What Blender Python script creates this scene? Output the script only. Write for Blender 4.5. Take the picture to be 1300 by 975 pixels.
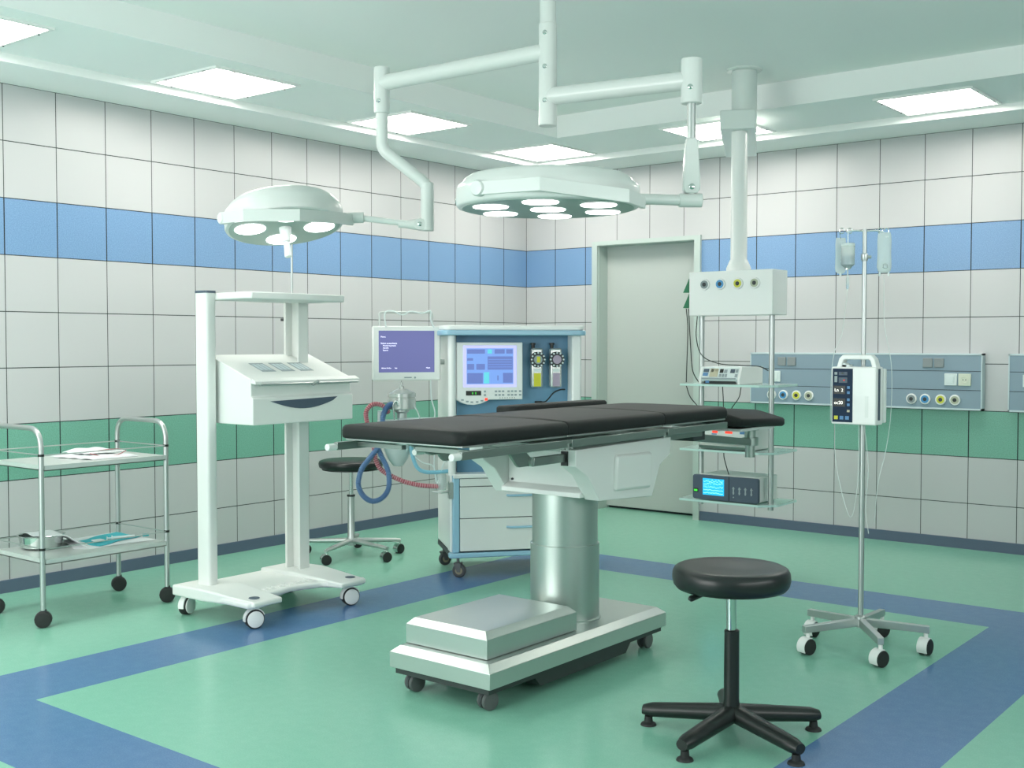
import bpy, bmesh, math, random
from mathutils import Vector, Matrix
from math import sin, cos, pi, radians, sqrt, atan2

for o in list(bpy.data.objects):
    bpy.data.objects.remove(o, do_unlink=True)
S = bpy.context.scene
COL = S.collection
random.seed(7)

# ------------------------------------------------------------------ camera, world, exposure
cam_d = bpy.data.cameras.new('camera'); cam = bpy.data.objects.new('camera', cam_d); COL.objects.link(cam)
cam_d.sensor_width = 36.0; cam_d.sensor_fit = 'HORIZONTAL'
cam_d.lens = 36.0 * 1453.58 / 1300.0
cam_d.clip_start = 0.05
cam.location = (6.26823, -8.08842, 1.41242)
cam.rotation_euler = (radians(90 - 2.0198), 0.0, radians(38.4930))
S.camera = cam
S.view_settings.view_transform = 'Standard'
S.view_settings.look = 'None'
S.view_settings.gamma = 1.0
S.view_settings.use_curve_mapping = False
S.view_settings.exposure = 0.32
LAMP_E = 14.5          # ceiling panels
W = bpy.data.worlds.new('world'); S.world = W; W.use_nodes = True
W.node_tree.nodes['Background'].inputs[0].default_value = (0.6, 0.8, 0.75, 1)
W.node_tree.nodes['Background'].inputs[1].default_value = 0.2

# added fill lights, set in made-up window openings of wall_front and wall_right
def area(name, loc, rot, sx, sy, e, col):
    l = bpy.data.lights.new(name,'AREA'); l.shape = 'RECTANGLE'; l.size = sx; l.size_y = sy; l.energy = e; l.color = col
    o = bpy.data.objects.new(name, l); COL.objects.link(o); o.location = loc; o.rotation_euler = rot; return o
area('added_fill_light', (2.4,-9.44,1.55), (radians(90),0,0), 3.4, 1.9, 125.0, (0.97,1.0,0.985))  # added fill for the near faces, from behind the camera
area('added_fill_light', (7.87,-5.6,1.95), (radians(90),0,radians(90)), 5.0, 1.1, 68.0, (0.97,1.0,0.985))  # added fill for the faces turned towards the right wall

# room dimensions
T = 0.32                    # tile
RX, RY = 7.75, -9.32        # room runs x 0..RX, y RY..0
ZW = 2.874                  # top of the tiles
ZS = 2.92                   # lamp soffit
ZC = 3.08                   # raised ceiling field

# ------------------------------------------------------------------ helpers
MW = {}; ROOT = {}
def tag(o, label=None, cat=None, group=None, kind=None):
    if label: o['label'] = label
    if cat: o['category'] = cat
    if group: o['group'] = group
    if kind: o['kind'] = kind
    return o
def thing(name, label, cat, loc=(0,0,0), rz=0.0, group=None):
    o = bpy.data.objects.new(name, None); COL.objects.link(o)
    o.empty_display_size = 0.05
    o.location = loc; o.rotation_euler = (0,0,rz)
    MW[o] = Matrix.Translation(Vector(loc)) @ Matrix.Rotation(rz, 4, 'Z'); ROOT[o] = o
    return tag(o, label, cat, group)

class MB:
    """collects geometry; world=True means coordinates are room coordinates, otherwise the thing's own frame"""
    def __init__(s, world=True):
        s.bm = bmesh.new(); s.world = world; s.M = Matrix.Identity(4)
    def _add(s, vs, fs):
        bv = [s.bm.verts.new(s.M @ Vector(v)) for v in vs]
        for f in fs:
            try: s.bm.faces.new([bv[i] for i in f])
            except ValueError: pass
        return s
    def box(s, x0, x1, y0, y1, z0, z1):
        v = [(x0,y0,z0),(x1,y0,z0),(x1,y1,z0),(x0,y1,z0),(x0,y0,z1),(x1,y0,z1),(x1,y1,z1),(x0,y1,z1)]
        return s._add(v, [(0,3,2,1),(4,5,6,7),(0,1,5,4),(1,2,6,5),(2,3,7,6),(3,0,4,7)])
    def cbox(s, c, d): return s.box(c[0]-d[0]/2,c[0]+d[0]/2,c[1]-d[1]/2,c[1]+d[1]/2,c[2]-d[2]/2,c[2]+d[2]/2)
    def rings(s, rings, cap=True):
        n = len(rings[0]); vs = [p for r in rings for p in r]; fs = []
        for i in range(len(rings)-1):
            for j in range(n):
                k = (j+1) % n
                fs.append((i*n+j, i*n+k, (i+1)*n+k, (i+1)*n+j))
        if cap:
            fs.append(tuple(range(n-1,-1,-1))); m = (len(rings)-1)*n; fs.append(tuple(range(m, m+n)))
        return s._add(vs, fs)
    def prism(s, poly, axis, a, b):
        """poly in the two other axes (x:(y,z) y:(x,z) z:(x,y)), extruded a..b"""
        def P(p, h):
            return {'x':(h,p[0],p[1]), 'y':(p[0],h,p[1]), 'z':(p[0],p[1],h)}[axis]
        return s.rings([[P(p,a) for p in poly],[P(p,b) for p in poly]])
    def cyl(s, p0, p1, r0, r1=None, n=24):
        if r1 is None: r1 = r0
        p0 = Vector(p0); p1 = Vector(p1); d = (p1-p0).normalized()
        a = d.orthogonal().normalized(); b = d.cross(a)
        ring = lambda c, r: [c + a*cos(2*pi*i/n)*r + b*sin(2*pi*i/n)*r for i in range(n)]
        return s.rings([ring(p0,r0), ring(p1,r1)])
    def lathe(s, prof, c=(0,0,0), axis=(0,0,1), n=40):
        """prof: (r, h) along axis from c"""
        d = Vector(axis).normalized(); a = d.orthogonal().normalized(); b = d.cross(a); c = Vector(c)
        return s.rings([[c + d*h + (a*cos(2*pi*i/n) + b*sin(2*pi*i/n))*max(r,1e-4) for i in range(n)] for r, h in prof])
    def tube(s, pts, r, n=12, rf=None):
        pts = [Vector(p) for p in pts]; rings = []; a = None
        for i, p in enumerate(pts):
            d = (pts[min(i+1,len(pts)-1)] - pts[max(i-1,0)]).normalized()
            if a is None: a = d.orthogonal().normalized()
            else:
                a = a - d*a.dot(d); a = a.normalized() if a.length > 1e-6 else d.orthogonal().normalized()
            b = d.cross(a); rr = rf(i) if rf else r
            rings.append([p + (a*cos(2*pi*j/n)+b*sin(2*pi*j/n))*rr for j in range(n)])
        return s.rings(rings)
    def chamfer_slab(s, x0,x1,y0,y1,z0,z1,ins,z2):
        R = lambda i,z: [(x0+i,y0+i,z),(x1-i,y0+i,z),(x1-i,y1-i,z),(x0+i,y1-i,z)]
        return s.rings([R(0,z0),R(0,z1),R(ins,z2)])
    def build(s, name, mat, parent=None, bevel=0.0, seg=2, smooth=True, angle=35, sub=0):
        bmesh.ops.recalc_face_normals(s.bm, faces=s.bm.faces)
        if parent is not None:
            Mr = MW[ROOT[parent]]; Mp = MW[parent]
            X = Mp.inverted() @ (Matrix.Identity(4) if s.world else Mr)
        else: X = Matrix.Identity(4)
        s.bm.transform(X)
        co = [v.co for v in s.bm.verts]
        c = Vector([(min(v[i] for v in co)+max(v[i] for v in co))/2 for i in range(3)])
        if parent is None: c.z = min(v.z for v in co)
        for v in s.bm.verts: v.co -= c
        me = bpy.data.meshes.new(name); s.bm.to_mesh(me); s.bm.free()
        if smooth:
            me.shade_smooth(); me.set_sharp_from_angle(angle=radians(angle))
        o = bpy.data.objects.new(name, me); COL.objects.link(o); me.materials.append(mat)
        o.location = c
        if parent is not None:
            o.parent = parent; MW[o] = MW[parent] @ Matrix.Translation(c); ROOT[o] = ROOT[parent]
        else:
            MW[o] = Matrix.Translation(c); ROOT[o] = o
        if bevel:
            m = o.modifiers.new('bevel','BEVEL'); m.width = bevel; m.segments = seg; m.limit_method = 'ANGLE'; m.angle_limit = radians(30)
            m.harden_normals = False
        if sub:
            m = o.modifiers.new('sub','SUBSURF'); m.levels = sub; m.render_levels = sub
        return o
def bez(P, n=10):
    """smooth curve (Catmull-Rom) through points"""
    P = [Vector(p) for p in P]; Q = [2*P[0]-P[1]] + P + [2*P[-1]-P[-2]]; out = []
    for i in range(1, len(Q)-2):
        a,b,c,d = Q[i-1],Q[i],Q[i+1],Q[i+2]
        for k in range(n):
            t = k/n
            out.append(0.5*((2*b)+(-a+c)*t+(2*a-5*b+4*c-d)*t*t+(-a+3*b-3*c+d)*t**3))
    out.append(P[-1]); return out
def arc(c, r, a0, a1, n, f):
    return [f(c[0]+r*cos(a0+(a1-a0)*i/n), c[1]+r*sin(a0+(a1-a0)*i/n)) for i in range(n+1)]
def rrect(x0,x1,y0,y1,r,n=5):
    out=[]
    for cx,cy,a in ((x1-r,y0+r,-pi/2),(x1-r,y1-r,0),(x0+r,y1-r,pi/2),(x0+r,y0+r,pi)):
        out += [(cx+r*cos(a+pi/2*i/n), cy+r*sin(a+pi/2*i/n)) for i in range(n+1)]
    return out

def text_mesh(name, txt, size, M, mat, parent, thick=0.0004, align='LEFT'):
    """lettering as a flat mesh; M places it in the thing's frame (text lies in its local xy plane)"""
    cu = bpy.data.curves.new(name,'FONT'); cu.body = txt; cu.size = size; cu.extrude = thick; cu.align_x = align
    t = bpy.data.objects.new(name, cu); COL.objects.link(t)
    dg = bpy.context.evaluated_depsgraph_get(); dg.update()
    me = bpy.data.meshes.new_from_object(t.evaluated_get(dg)); bpy.data.objects.remove(t)
    mb = MB(world=False); mb.bm.from_mesh(me); mb.bm.transform(M); bpy.data.meshes.remove(me)
    return mb.build(name, mat, parent, smooth=False)

# ------------------------------------------------------------------ materials
def mat(name, col, rough=0.5, metal=0.0, coat=0.0, noise=0.0, nscale=300.0, bump=0.0, spec=0.5, trans=0.0, alpha=1.0, emit=None, es=0.0, aniso=None, ior=1.45):
    m = bpy.data.materials.new(name); m.use_nodes = True; nt = m.node_tree; b = nt.nodes['Principled BSDF']
    b.inputs['Base Color'].default_value = (*col,1); b.inputs['Roughness'].default_value = rough
    b.inputs['Metallic'].default_value = metal; b.inputs['Coat Weight'].default_value = coat
    b.inputs['Specular IOR Level'].default_value = spec; b.inputs['IOR'].default_value = ior
    b.inputs['Transmission Weight'].default_value = trans; b.inputs['Alpha'].default_value = alpha
    if emit: b.inputs['Emission Color'].default_value = (*emit,1); b.inputs['Emission Strength'].default_value = es
    tc = nt.nodes.new('ShaderNodeTexCoord'); n = nt.nodes.new('ShaderNodeTexNoise'); n.inputs['Scale'].default_value = nscale
    n.inputs['Detail'].default_value = 3
    nt.links.new(tc.outputs['Object'], n.inputs['Vector'])
    if aniso:
        mp = nt.nodes.new('ShaderNodeMapping'); mp.inputs['Scale'].default_value = aniso
        nt.links.new(tc.outputs['Object'], mp.inputs['Vector']); nt.links.new(mp.outputs[0], n.inputs['Vector'])
    mx = nt.nodes.new('ShaderNodeMix'); mx.data_type = 'RGBA'
    k = noise if noise else 0.02
    mx.inputs['A'].default_value = (*[c*(1-k) for c in col],1); mx.inputs['B'].default_value = (*[min(1,c*(1+k)) for c in col],1)
    nt.links.new(n.outputs['Fac'], mx.inputs['Factor']); nt.links.new(mx.outputs['Result'], b.inputs['Base Color'])
    if bump:
        bp = nt.nodes.new('ShaderNodeBump'); bp.inputs['Strength'].default_value = bump; bp.inputs['Distance'].default_value = 0.002
        nt.links.new(n.outputs['Fac'], bp.inputs['Height']); nt.links.new(bp.outputs[0], b.inputs['Normal'])
    return m
def srgb(r,g,b):
    f = lambda c: (c/255/12.92) if c/255<=0.04045 else ((c/255+0.055)/1.055)**2.4
    return (f(r),f(g),f(b))

M = {}
M['paint'] = mat('white_paint', (0.76,0.79,0.768), 0.32, coat=0.15)
M['paint_lamp'] = mat('lamp_enamel', (0.71,0.74,0.72), 0.3, coat=0.25)
M['paint_cart'] = mat('cart_white', (0.74,0.765,0.74), 0.4)
M['plastic_white'] = mat('white_plastic', (0.83,0.845,0.828), 0.3, coat=0.2)
M['ceiling'] = mat('ceiling_paint', (0.89,0.91,0.90), 0.8)
M['steel'] = mat('brushed_steel', (0.50,0.56,0.53), 0.36, metal=0.9, noise=0.05, nscale=60, aniso=(1,1,30))
M['steel_base'] = mat('satin_steel', (0.56,0.61,0.585), 0.33, metal=0.75, noise=0.02, nscale=120)
M['tube'] = mat('steel_tube', (0.52,0.55,0.54), 0.36, metal=0.85)
M['chrome'] = mat('polished_steel', (0.62,0.67,0.65), 0.12, metal=1.0)
M['rail'] = mat('rail_metal', (0.30,0.345,0.325), 0.34, metal=0.85)
M['dark_metal'] = mat('dark_metal', (0.06,0.07,0.07), 0.5, metal=0.4)
M['vinyl'] = mat('black_vinyl', (0.016,0.0185,0.018), 0.55, noise=0.15, nscale=900, bump=0.04, spec=0.28)
M['seat'] = mat('seat_leatherette', (0.012,0.016,0.016), 0.33, noise=0.1, nscale=800, bump=0.03)
M['black'] = mat('black_plastic', (0.014,0.018,0.017), 0.35)
M['rubber'] = mat('dark_rubber', (0.02,0.022,0.022), 0.6)
M['grey_dark'] = mat('dark_grey', (0.05,0.055,0.06), 0.5)
M['grey_wheel'] = mat('grey_wheel', (0.10,0.11,0.11), 0.5)
M['hub_brown'] = mat('wheel_hub', (0.25,0.23,0.16), 0.5)
M['blue_light'] = mat('pale_blue', (0.30,0.52,0.66), 0.35, coat=0.2)
M['blue_panel'] = mat('mid_blue_panel', (0.13,0.28,0.42), 0.45)
M['door'] = mat('door_grey', (0.46,0.50,0.48), 0.38)
M['door_frame'] = mat('door_frame_grey', (0.50,0.58,0.55), 0.4, metal=0.2)
M['base'] = mat('baseboard_slate', (0.095,0.13,0.19), 0.5)
M['wallpanel'] = mat('supply_panel', (0.24,0.33,0.40), 0.45)
M['wallpanel_edge'] = mat('supply_panel_edge', (0.55,0.65,0.68), 0.4)
M['switch'] = mat('grey_switch', (0.25,0.28,0.29), 0.5)
M['socket'] = mat('socket_cream', (0.66,0.70,0.58), 0.4)
M['groove'] = mat('seam', (0.03,0.04,0.05), 0.7)
M['yellow'] = mat('yellow', (0.65,0.62,0.03), 0.4)
M['pink'] = mat('mauve', (0.42,0.34,0.45), 0.4)
M['red_hose'] = mat('red_hose', (0.52,0.13,0.17), 0.4)
M['blue_hose'] = mat('blue_hose', (0.17,0.29,0.50), 0.4)
M['cyan_hose'] = mat('cyan_pipe', (0.25,0.55,0.70), 0.3)
M['teal_cloth'] = mat('teal_cloth', (0.06,0.45,0.52), 0.85, noise=0.1, nscale=400)
M['white_cloth'] = mat('white_cloth', (0.72,0.75,0.76), 0.9, noise=0.05, nscale=500)
M['red_line'] = mat('red_trim', (0.40,0.06,0.08), 0.7)
M['green'] = mat('dark_green', (0.01,0.16,0.07), 0.4)
M['cable'] = mat('cable', (0.02,0.025,0.025), 0.5)
M['glass'] = mat('shelf_glass', (0.66,0.86,0.81), 0.15, trans=0.4, ior=1.45)
M['glass_edge'] = mat('glass_edge', (0.55,0.76,0.71), 0.3, coat=0.2)
M['clear'] = mat('clear_plastic', (0.85,0.93,0.92), 0.12, trans=0.7, ior=1.2)
M['clear_bag'] = mat('bag_film', (0.82,0.90,0.90), 0.25, trans=0.38, ior=1.15)
M['line'] = mat('infusion_line', (0.80,0.88,0.86), 0.2, alpha=0.55)
M['slate_dev'] = mat('slate_case', (0.07,0.10,0.14), 0.45)
M['dev_white'] = mat('device_white', (0.70,0.78,0.78), 0.4)
M['btn'] = mat('grey_button', (0.32,0.38,0.40), 0.5)
M['btn_blue'] = mat('blue_button', (0.10,0.25,0.48), 0.5)
M['navy'] = mat('navy_overlay', (0.012,0.03,0.065), 0.5, spec=0.2)
M['tan'] = mat('tan_overlay', (0.55,0.52,0.38), 0.5)
M['red_led'] = mat('red_display', (0.5,0.02,0.01), 0.5, emit=(1,0.06,0.03), es=0.9)
M['green_led'] = mat('green_display', (0.0,0.3,0.02), 0.5, emit=(0.1,1,0.08), es=0.6)
M['led_w'] = mat('white_segments', (0.8,0.8,0.8), 0.5, emit=(1,1,0.9), es=0.9)
M['scr_violet'] = mat('violet_screen', (0.05,0.06,0.2), 0.3, emit=(0.155,0.160,0.36), es=0.56)
M['scr_text'] = mat('screen_text', (0.5,0.5,0.6), 0.5, emit=(0.85,0.88,1.0), es=1.2)
M['scr_glow'] = mat('screen_white_blue', (0.3,0.3,0.6), 0.3, emit=(0.42,0.42,1.0), es=0.8)
M['scr_blue'] = mat('screen_blue_field', (0.1,0.2,0.4), 0.3, emit=(0.14,0.25,0.62), es=0.8)
M['scr_dk'] = mat('screen_dark_field', (0.05,0.08,0.2), 0.3, emit=(0.10,0.15,0.42), es=0.8)
M['scr_teal'] = mat('screen_teal_field', (0.05,0.4,0.4), 0.3, emit=(0.10,0.42,0.55), es=0.8)
M['scr_cyan'] = mat('cyan_screen', (0.0,0.3,0.4), 0.3, emit=(0.02,0.45,0.85), es=0.85)
M['scr_wave'] = mat('screen_wave', (0.5,0.8,0.9), 0.3, emit=(0.4,0.95,1.0), es=1.0)
M['tray'] = mat('tray_top', (0.62,0.66,0.64), 0.35, metal=0.3)
M['bag_white'] = mat('breathing_bag',(.70,.80,.78),.35,trans=.15)
M['chrome_b'] = mat('vaporiser_body',(0.66,0.68,0.66),.25,metal=.6)
M['bulb'] = mat('bulb_glass', (1,1,1), 0.3, emit=(1.0,1.0,1.0), es=5.0)
M['panel_light'] = mat('panel_diffuser', (1,1,1), 0.5, emit=(1.0,0.955,0.88), es=LAMP_E)

class N:
    """tiny expression helper for shader maths"""
    def __init__(s, nt): s.nt = nt
    def m(s, op, a, b=None, c=None):
        n = s.nt.nodes.new('ShaderNodeMath'); n.operation = op
        for i, v in enumerate((a,b,c)):
            if v is None: continue
            if isinstance(v,(int,float)): n.inputs[i].default_value = v
            else: s.nt.links.new(v, n.inputs[i])
        return n.outputs[0]
    def mix(s, f, a, b):
        n = s.nt.nodes.new('ShaderNodeMix'); n.data_type = 'RGBA'
        for k, v in (('Factor',f),('A',a),('B',b)):
            if isinstance(v,tuple): n.inputs[k].default_value = (*v,1)
            elif isinstance(v,(int,float)): n.inputs[k].default_value = v
            else: s.nt.links.new(v, n.inputs[k])
        return n.outputs['Result']
def tile_mat(name, axis):
    m = bpy.data.materials.new(name); m.use_nodes = True; nt = m.node_tree; b = nt.nodes['Principled BSDF']; e = N(nt)
    g = nt.nodes.new('ShaderNodeNewGeometry'); sp = nt.nodes.new('ShaderNodeSeparateXYZ'); nt.links.new(g.outputs['Position'], sp.inputs[0])
    h = sp.outputs[axis]; z = sp.outputs[2]
    u = e.m('DIVIDE', h, T); v = e.m('DIVIDE', e.m('SUBTRACT', ZW, z), T)
    def dist(t): return e.m('MULTIPLY', e.m('ABSOLUTE', e.m('SUBTRACT', t, e.m('ROUND', t))), T)
    du = dist(u); dv = dist(v)
    row = e.m('FLOOR', v)
    isb = e.m('COMPARE', row, 2.0, 0.1); isg = e.m('COMPARE', row, 6.0, 0.1)
    no = nt.nodes.new('ShaderNodeTexNoise'); no.inputs['Scale'].default_value = 160; no.inputs['Detail'].default_value = 2
    nt.links.new(g.outputs['Position'], no.inputs['Vector'])
    f = e.m('MULTIPLY', e.m('SUBTRACT', no.outputs['Fac'], 0.35), 3.0)
    white = (0.53,0.535,0.545)
    blue = e.mix(f, (0.155,0.285,0.485), (0.22,0.365,0.58)); green = e.mix(f, (0.145,0.365,0.275), (0.205,0.46,0.365))
    c = e.mix(isb, white, blue); c = e.mix(isg, c, green)
    colr = e.m('MAXIMUM', isb, isg)
    wv = e.m('ADD', 0.0024, e.m('MULTIPLY', colr, 0.0010))
    gu = e.m('LESS_THAN', du, wv); gv = e.m('LESS_THAN', dv, 0.0026)
    grout = e.m('MAXIMUM', gu, gv)
    c = e.mix(grout, c, e.mix(colr, (0.035,0.045,0.042), (0.008,0.015,0.02)))
    nt.links.new(c, b.inputs['Base Color']); b.inputs['Roughness'].default_value = 0.35
    nt.links.new(e.m('ADD', 0.34, e.m('MULTIPLY', grout, 0.4)), b.inputs['Roughness'])
    bp = nt.nodes.new('ShaderNodeBump'); bp.inputs['Strength'].default_value = 0.6; bp.inputs['Distance'].default_value = 0.002
    nt.links.new(e.m('SUBTRACT', 1.0, grout), bp.inputs['Height']); nt.links.new(bp.outputs[0], b.inputs['Normal'])
    return m
M['tile_x'] = tile_mat('wall_tiles_along_x', 0); M['tile_y'] = tile_mat('wall_tiles_along_y', 1)
def floor_mat():
    m = bpy.data.materials.new('vinyl_floor'); m.use_nodes = True; nt = m.node_tree; b = nt.nodes['Principled BSDF']; e = N(nt)
    g = nt.nodes.new('ShaderNodeNewGeometry'); sp = nt.nodes.new('ShaderNodeSeparateXYZ'); nt.links.new(g.outputs['Position'], sp.inputs[0])
    x, y = sp.outputs[0], sp.outputs[1]
    def inside(x0,x1,y0,y1):
        return e.m('MULTIPLY', e.m('MULTIPLY', e.m('GREATER_THAN',x,x0), e.m('LESS_THAN',x,x1)), e.m('MULTIPLY', e.m('GREATER_THAN',y,y0), e.m('LESS_THAN',y,y1)))
    ring = e.m('SUBTRACT', inside(1.56,5.04,-6.17,-1.74), inside(1.99,4.605,-5.745,-2.175))
    no = nt.nodes.new('ShaderNodeTexNoise'); no.inputs['Scale'].default_value = 190; no.inputs['Detail'].default_value = 2
    nt.links.new(g.outputs['Position'], no.inputs['Vector'])
    n2 = nt.nodes.new('ShaderNodeTexNoise'); n2.inputs['Scale'].default_value = 22; n2.inputs['Detail'].default_value = 3
    nt.links.new(g.outputs['Position'], n2.inputs['Vector'])
    f = e.m('ADD', e.m('MULTIPLY', e.m('SUBTRACT', no.outputs['Fac'], 0.4), 2.0), e.m('MULTIPLY', e.m('SUBTRACT', n2.outputs['Fac'], 0.5), 0.8))
    green = e.mix(f, (0.215,0.485,0.37), (0.275,0.56,0.435)); blue = e.mix(f, (0.085,0.185,0.36), (0.13,0.25,0.45))
    c = e.mix(ring, green, blue)
    nt.links.new(c, b.inputs['Base Color']); b.inputs['Roughness'].default_value = 0.22
    b.inputs['Specular IOR Level'].default_value = 0.30
    return m
M['floor'] = floor_mat()

# ------------------------------------------------------------------ room shell
def struct(o): o['kind'] = 'structure'; return o
struct(MB().box(-0.2,RX+0.2,RY-0.2,0.5,-0.1,0).build('floor', M['floor']))
struct(MB().box(-0.15,0,RY-0.15,0.15,0,ZC+.15).build('wall_left', M['tile_y']))
DX0, DX1, DZ, DD = 0.775, 1.708, 2.24, 0.15      # door opening
wb = MB().box(0,DX0,0,0.15,0,ZC+.15).box(DX1,RX+0.15,0,0.15,0,ZC+.15).box(DX0,DX1,0,0.15,DZ,ZC+.15)
struct(wb.build('wall_back', M['tile_x']))
struct(MB().box(RX,RX+0.15,RY-0.15,-8.1,0,ZC+.15).box(RX,RX+0.15,-3.1,0,0,ZC+.15).box(RX,RX+0.15,-8.1,-3.1,0,1.4).box(RX,RX+0.15,-8.1,-3.1,2.5,ZC+.15).build('wall_right', M['tile_y']))  # unseen wall; its opening is made up to hold the side fill
wf = MB()
for y in (-8.1,-6.45,-4.8,-3.13): wf.box(RX,RX+.04,y,y+.03,1.4,2.5)
wf.box(RX,RX+.04,-8.07,-3.13,1.4,1.43).box(RX,RX+.04,-8.07,-3.13,2.47,2.5)
struct(wf.build('added_window_2', M['plastic_white']))  # frame of the added opening, out of view on the right
struct(MB().box(0,.7,RY-0.15,RY,0,ZC+.15).box(4.1,RX,RY-0.15,RY,0,ZC+.15).box(.7,4.1,RY-0.15,RY,0,.6).box(.7,4.1,RY-0.15,RY,2.5,ZC+.15).build('wall_front', M['tile_x']))  # unseen wall; its opening is made up to hold the fill behind the camera
wf = MB()
for x in (.7,1.82,2.95,4.07): wf.box(x,x+.03,RY-.04,RY,.6,2.5)
wf.box(.73,4.07,RY-.04,RY,.6,.63).box(.73,4.07,RY-.04,RY,2.47,2.5)
struct(wf.build('added_window_1', M['plastic_white']))  # frame of the added opening behind the camera
# ceiling: low cornice, soffit with lamps, raised field
def frame(x0,x1,y0,y1,w,z0,z1):
    mb = MB()
    mb.box(x0,x1,y1-w,y1,z0,z1).box(x0,x1,y0,y0+w,z0,z1).box(x0,x0+w,y0+w,y1-w,z0,z1).box(x1-w,x1,y0+w,y1-w,z0,z1)
    return mb
struct(frame(0,RX,RY,0,0.48,ZW,ZC+.1).build('trim_cornice', M['ceiling']))
struct(frame(0.48,RX-0.48,RY+0.48,-0.48,0.785,ZS,ZC+.1).build('trim_soffit', M['ceiling']))
struct(MB().box(1.2,RX-1.2,RY+1.2,-1.2,ZC,ZC+.1).build('ceiling', M['ceiling']))
struct(MB().box(0,0.015,RY,-0.0,0,0.072).build('baseboard_left', M['base']))
struct(MB().box(0.015,0.72,-0.015,0,0,0.072).box(1.765,RX-.015,-0.015,0,0,0.072).build('baseboard_back', M['base']))
struct(MB().box(RX-.015,RX,RY,0,0,0.072).build('baseboard_right', M['base']))
struct(MB().box(.015,RX-.015,RY,RY+.015,0,0.072).build('baseboard_front', M['base']))
# door
dl = struct(MB().box(DX0,DX1,0.13,0.17,0.02,DZ).build('door_1', M['door'], bevel=0.002))
struct(MB().box(DX0+.0,DX1,0.17,0.22,0,DZ).build('trim_1', M['groove']))
fr = MB()
fr.box(0.722,DX0,-0.025,0.0,0,2.275).box(DX1,1.762,-0.025,0.0,0,2.275).box(DX0,DX1,-0.025,0.0,DZ,2.275)
fr.box(DX0,DX0+.004,0.0,0.13,0,DZ-.004).box(DX1-.004,DX1,0.0,0.13,0,DZ-.004).box(DX0,DX1,0.0,0.13,DZ-.004,DZ)
struct(fr.build('trim_2', M['door_frame']))

# ceiling light panels in the soffit
def panel(x, y, label, clips=False):
    r = thing('ceiling_light', label, 'ceiling light', (x, y, ZS-0.012), 0, 'square light panels in the ceiling soffit')
    h = 0.3
    mb = MB(False)
    for a in ((-h,h,-h,-h+.022),(-h,h,h-.022,h),(-h,-h+.022,-h+.022,h-.022),(h-.022,h,-h+.022,h-.022)): mb.box(*a,0.0,0.012)
    mb.build('frame', M['plastic_white'], r)
    MB(False).box(-h+.022,h-.022,-h+.022,h-.022,0.004,0.010).build('diffuser', M['panel_light'], r)
    if clips:
        for sx in (-1,1):
            for sy in (-.17,.17):
                MB(False).box(sx*(h-.012)-.004,sx*(h-.012)+.004,sy-.003,sy+.003,-0.004,0.0).build('clip', M['grey_dark'], r)
                MB(False).box(sy-.003,sy+.003,sx*(h-.012)-.004,sx*(h-.012)+.004,-0.004,0.0).build('clip', M['grey_dark'], r)
    return r
xs = [0.82+1.5275*k for k in range(5)]; ys = [-0.83-1.53*k for k in range(6)]
seen = {(0,0):'square light panel in the ceiling corner above the big round surgical lamp',
        (0,1):'square light panel on the left soffit behind the bent lamp arm',
        (0,2):'square light panel on the left soffit, above and left of the small surgical lamp',
        (0,3):'square light panel cut off by the left edge of the photo',
        (1,0):'square light panel partly hidden behind the ceiling column of the gas outlet pendant',
        (2,0):'square light panel on the right, above the drip stand'}
for i, x in enumerate(xs):
    for j, y in enumerate(ys):
        if (i == 0 or j == 0) and i < 3:
            panel(x, y, seen.get((i,j), 'square ceiling light panel outside the view'), (i,j) in seen)

# ------------------------------------------------------------------ wall supply panels
def flat_ring(mb, c, r0, r1, ax=(0,-1,0), h=0.004):
    mb.lathe([(r0,0),(r1,0),(r1,h),(r0,h),(r0,0)], c, ax, 28)
def supply_panel(x0, x1, label, sw, so, outl):
    r = thing('wall_supply_panel', label, 'supply panel', (x0, 0, 0.955), 0, 'grey-blue supply panels on the tiled wall')
    z0, z1, f = 0.958, 1.345, -0.06
    b = MB().box(x0+.008,x1-.008,f,0,z0+.012,z1-.012).build('body', M['wallpanel'], r)
    e = MB().box(x0,x0+.008,f-.003,0,z0,z1).box(x1-.008,x1,f-.003,0,z0,z1).box(x0,x1,f-.003,0,z0,z0+.012).box(x0,x1,f-.003,0,z1-.012,z1)
    e.build('edge_trim', M['wallpanel_edge'], r)
    for zs_ in (1.222,1.092): MB().box(x0+.008,x1-.008,f-.0012,f,zs_,zs_+.004).build('seam', M['groove'], r)
    for x in sw:
        s = MB().box(x-.033,x+.033,f-.009,f,1.247,1.311).build('switch', M['switch'], r, bevel=.003)
    for x, kind in so:
        s = MB().box(x-.042,x+.042,f-.01,f,1.125,1.207).build('socket', M['socket'] if kind else M['dev_white'], r, bevel=.003)
        if kind:
            MB().lathe([(.0,0),(.024,0),(.024,.003),(.02,.003),(.018,.0015),(.0,.0015)],(x,f-.01,1.166),(0,-1,0)).build('socket_face', M['socket'], s)
            for dx in (-.009,.009): MB().cyl((x+dx,f-.0115,1.166),(x+dx,f-.0145,1.166),.003).build('socket_hole', M['black'], s)
        else:
            MB().box(x-.024,x+.024,f-.0125,f-.01,1.142,1.19).build('rocker', M['dev_white'], s, bevel=.001)
    for x, c in outl: gas_outlet(r, (x, f, 1.026), c, 0.037)
    return r
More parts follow.
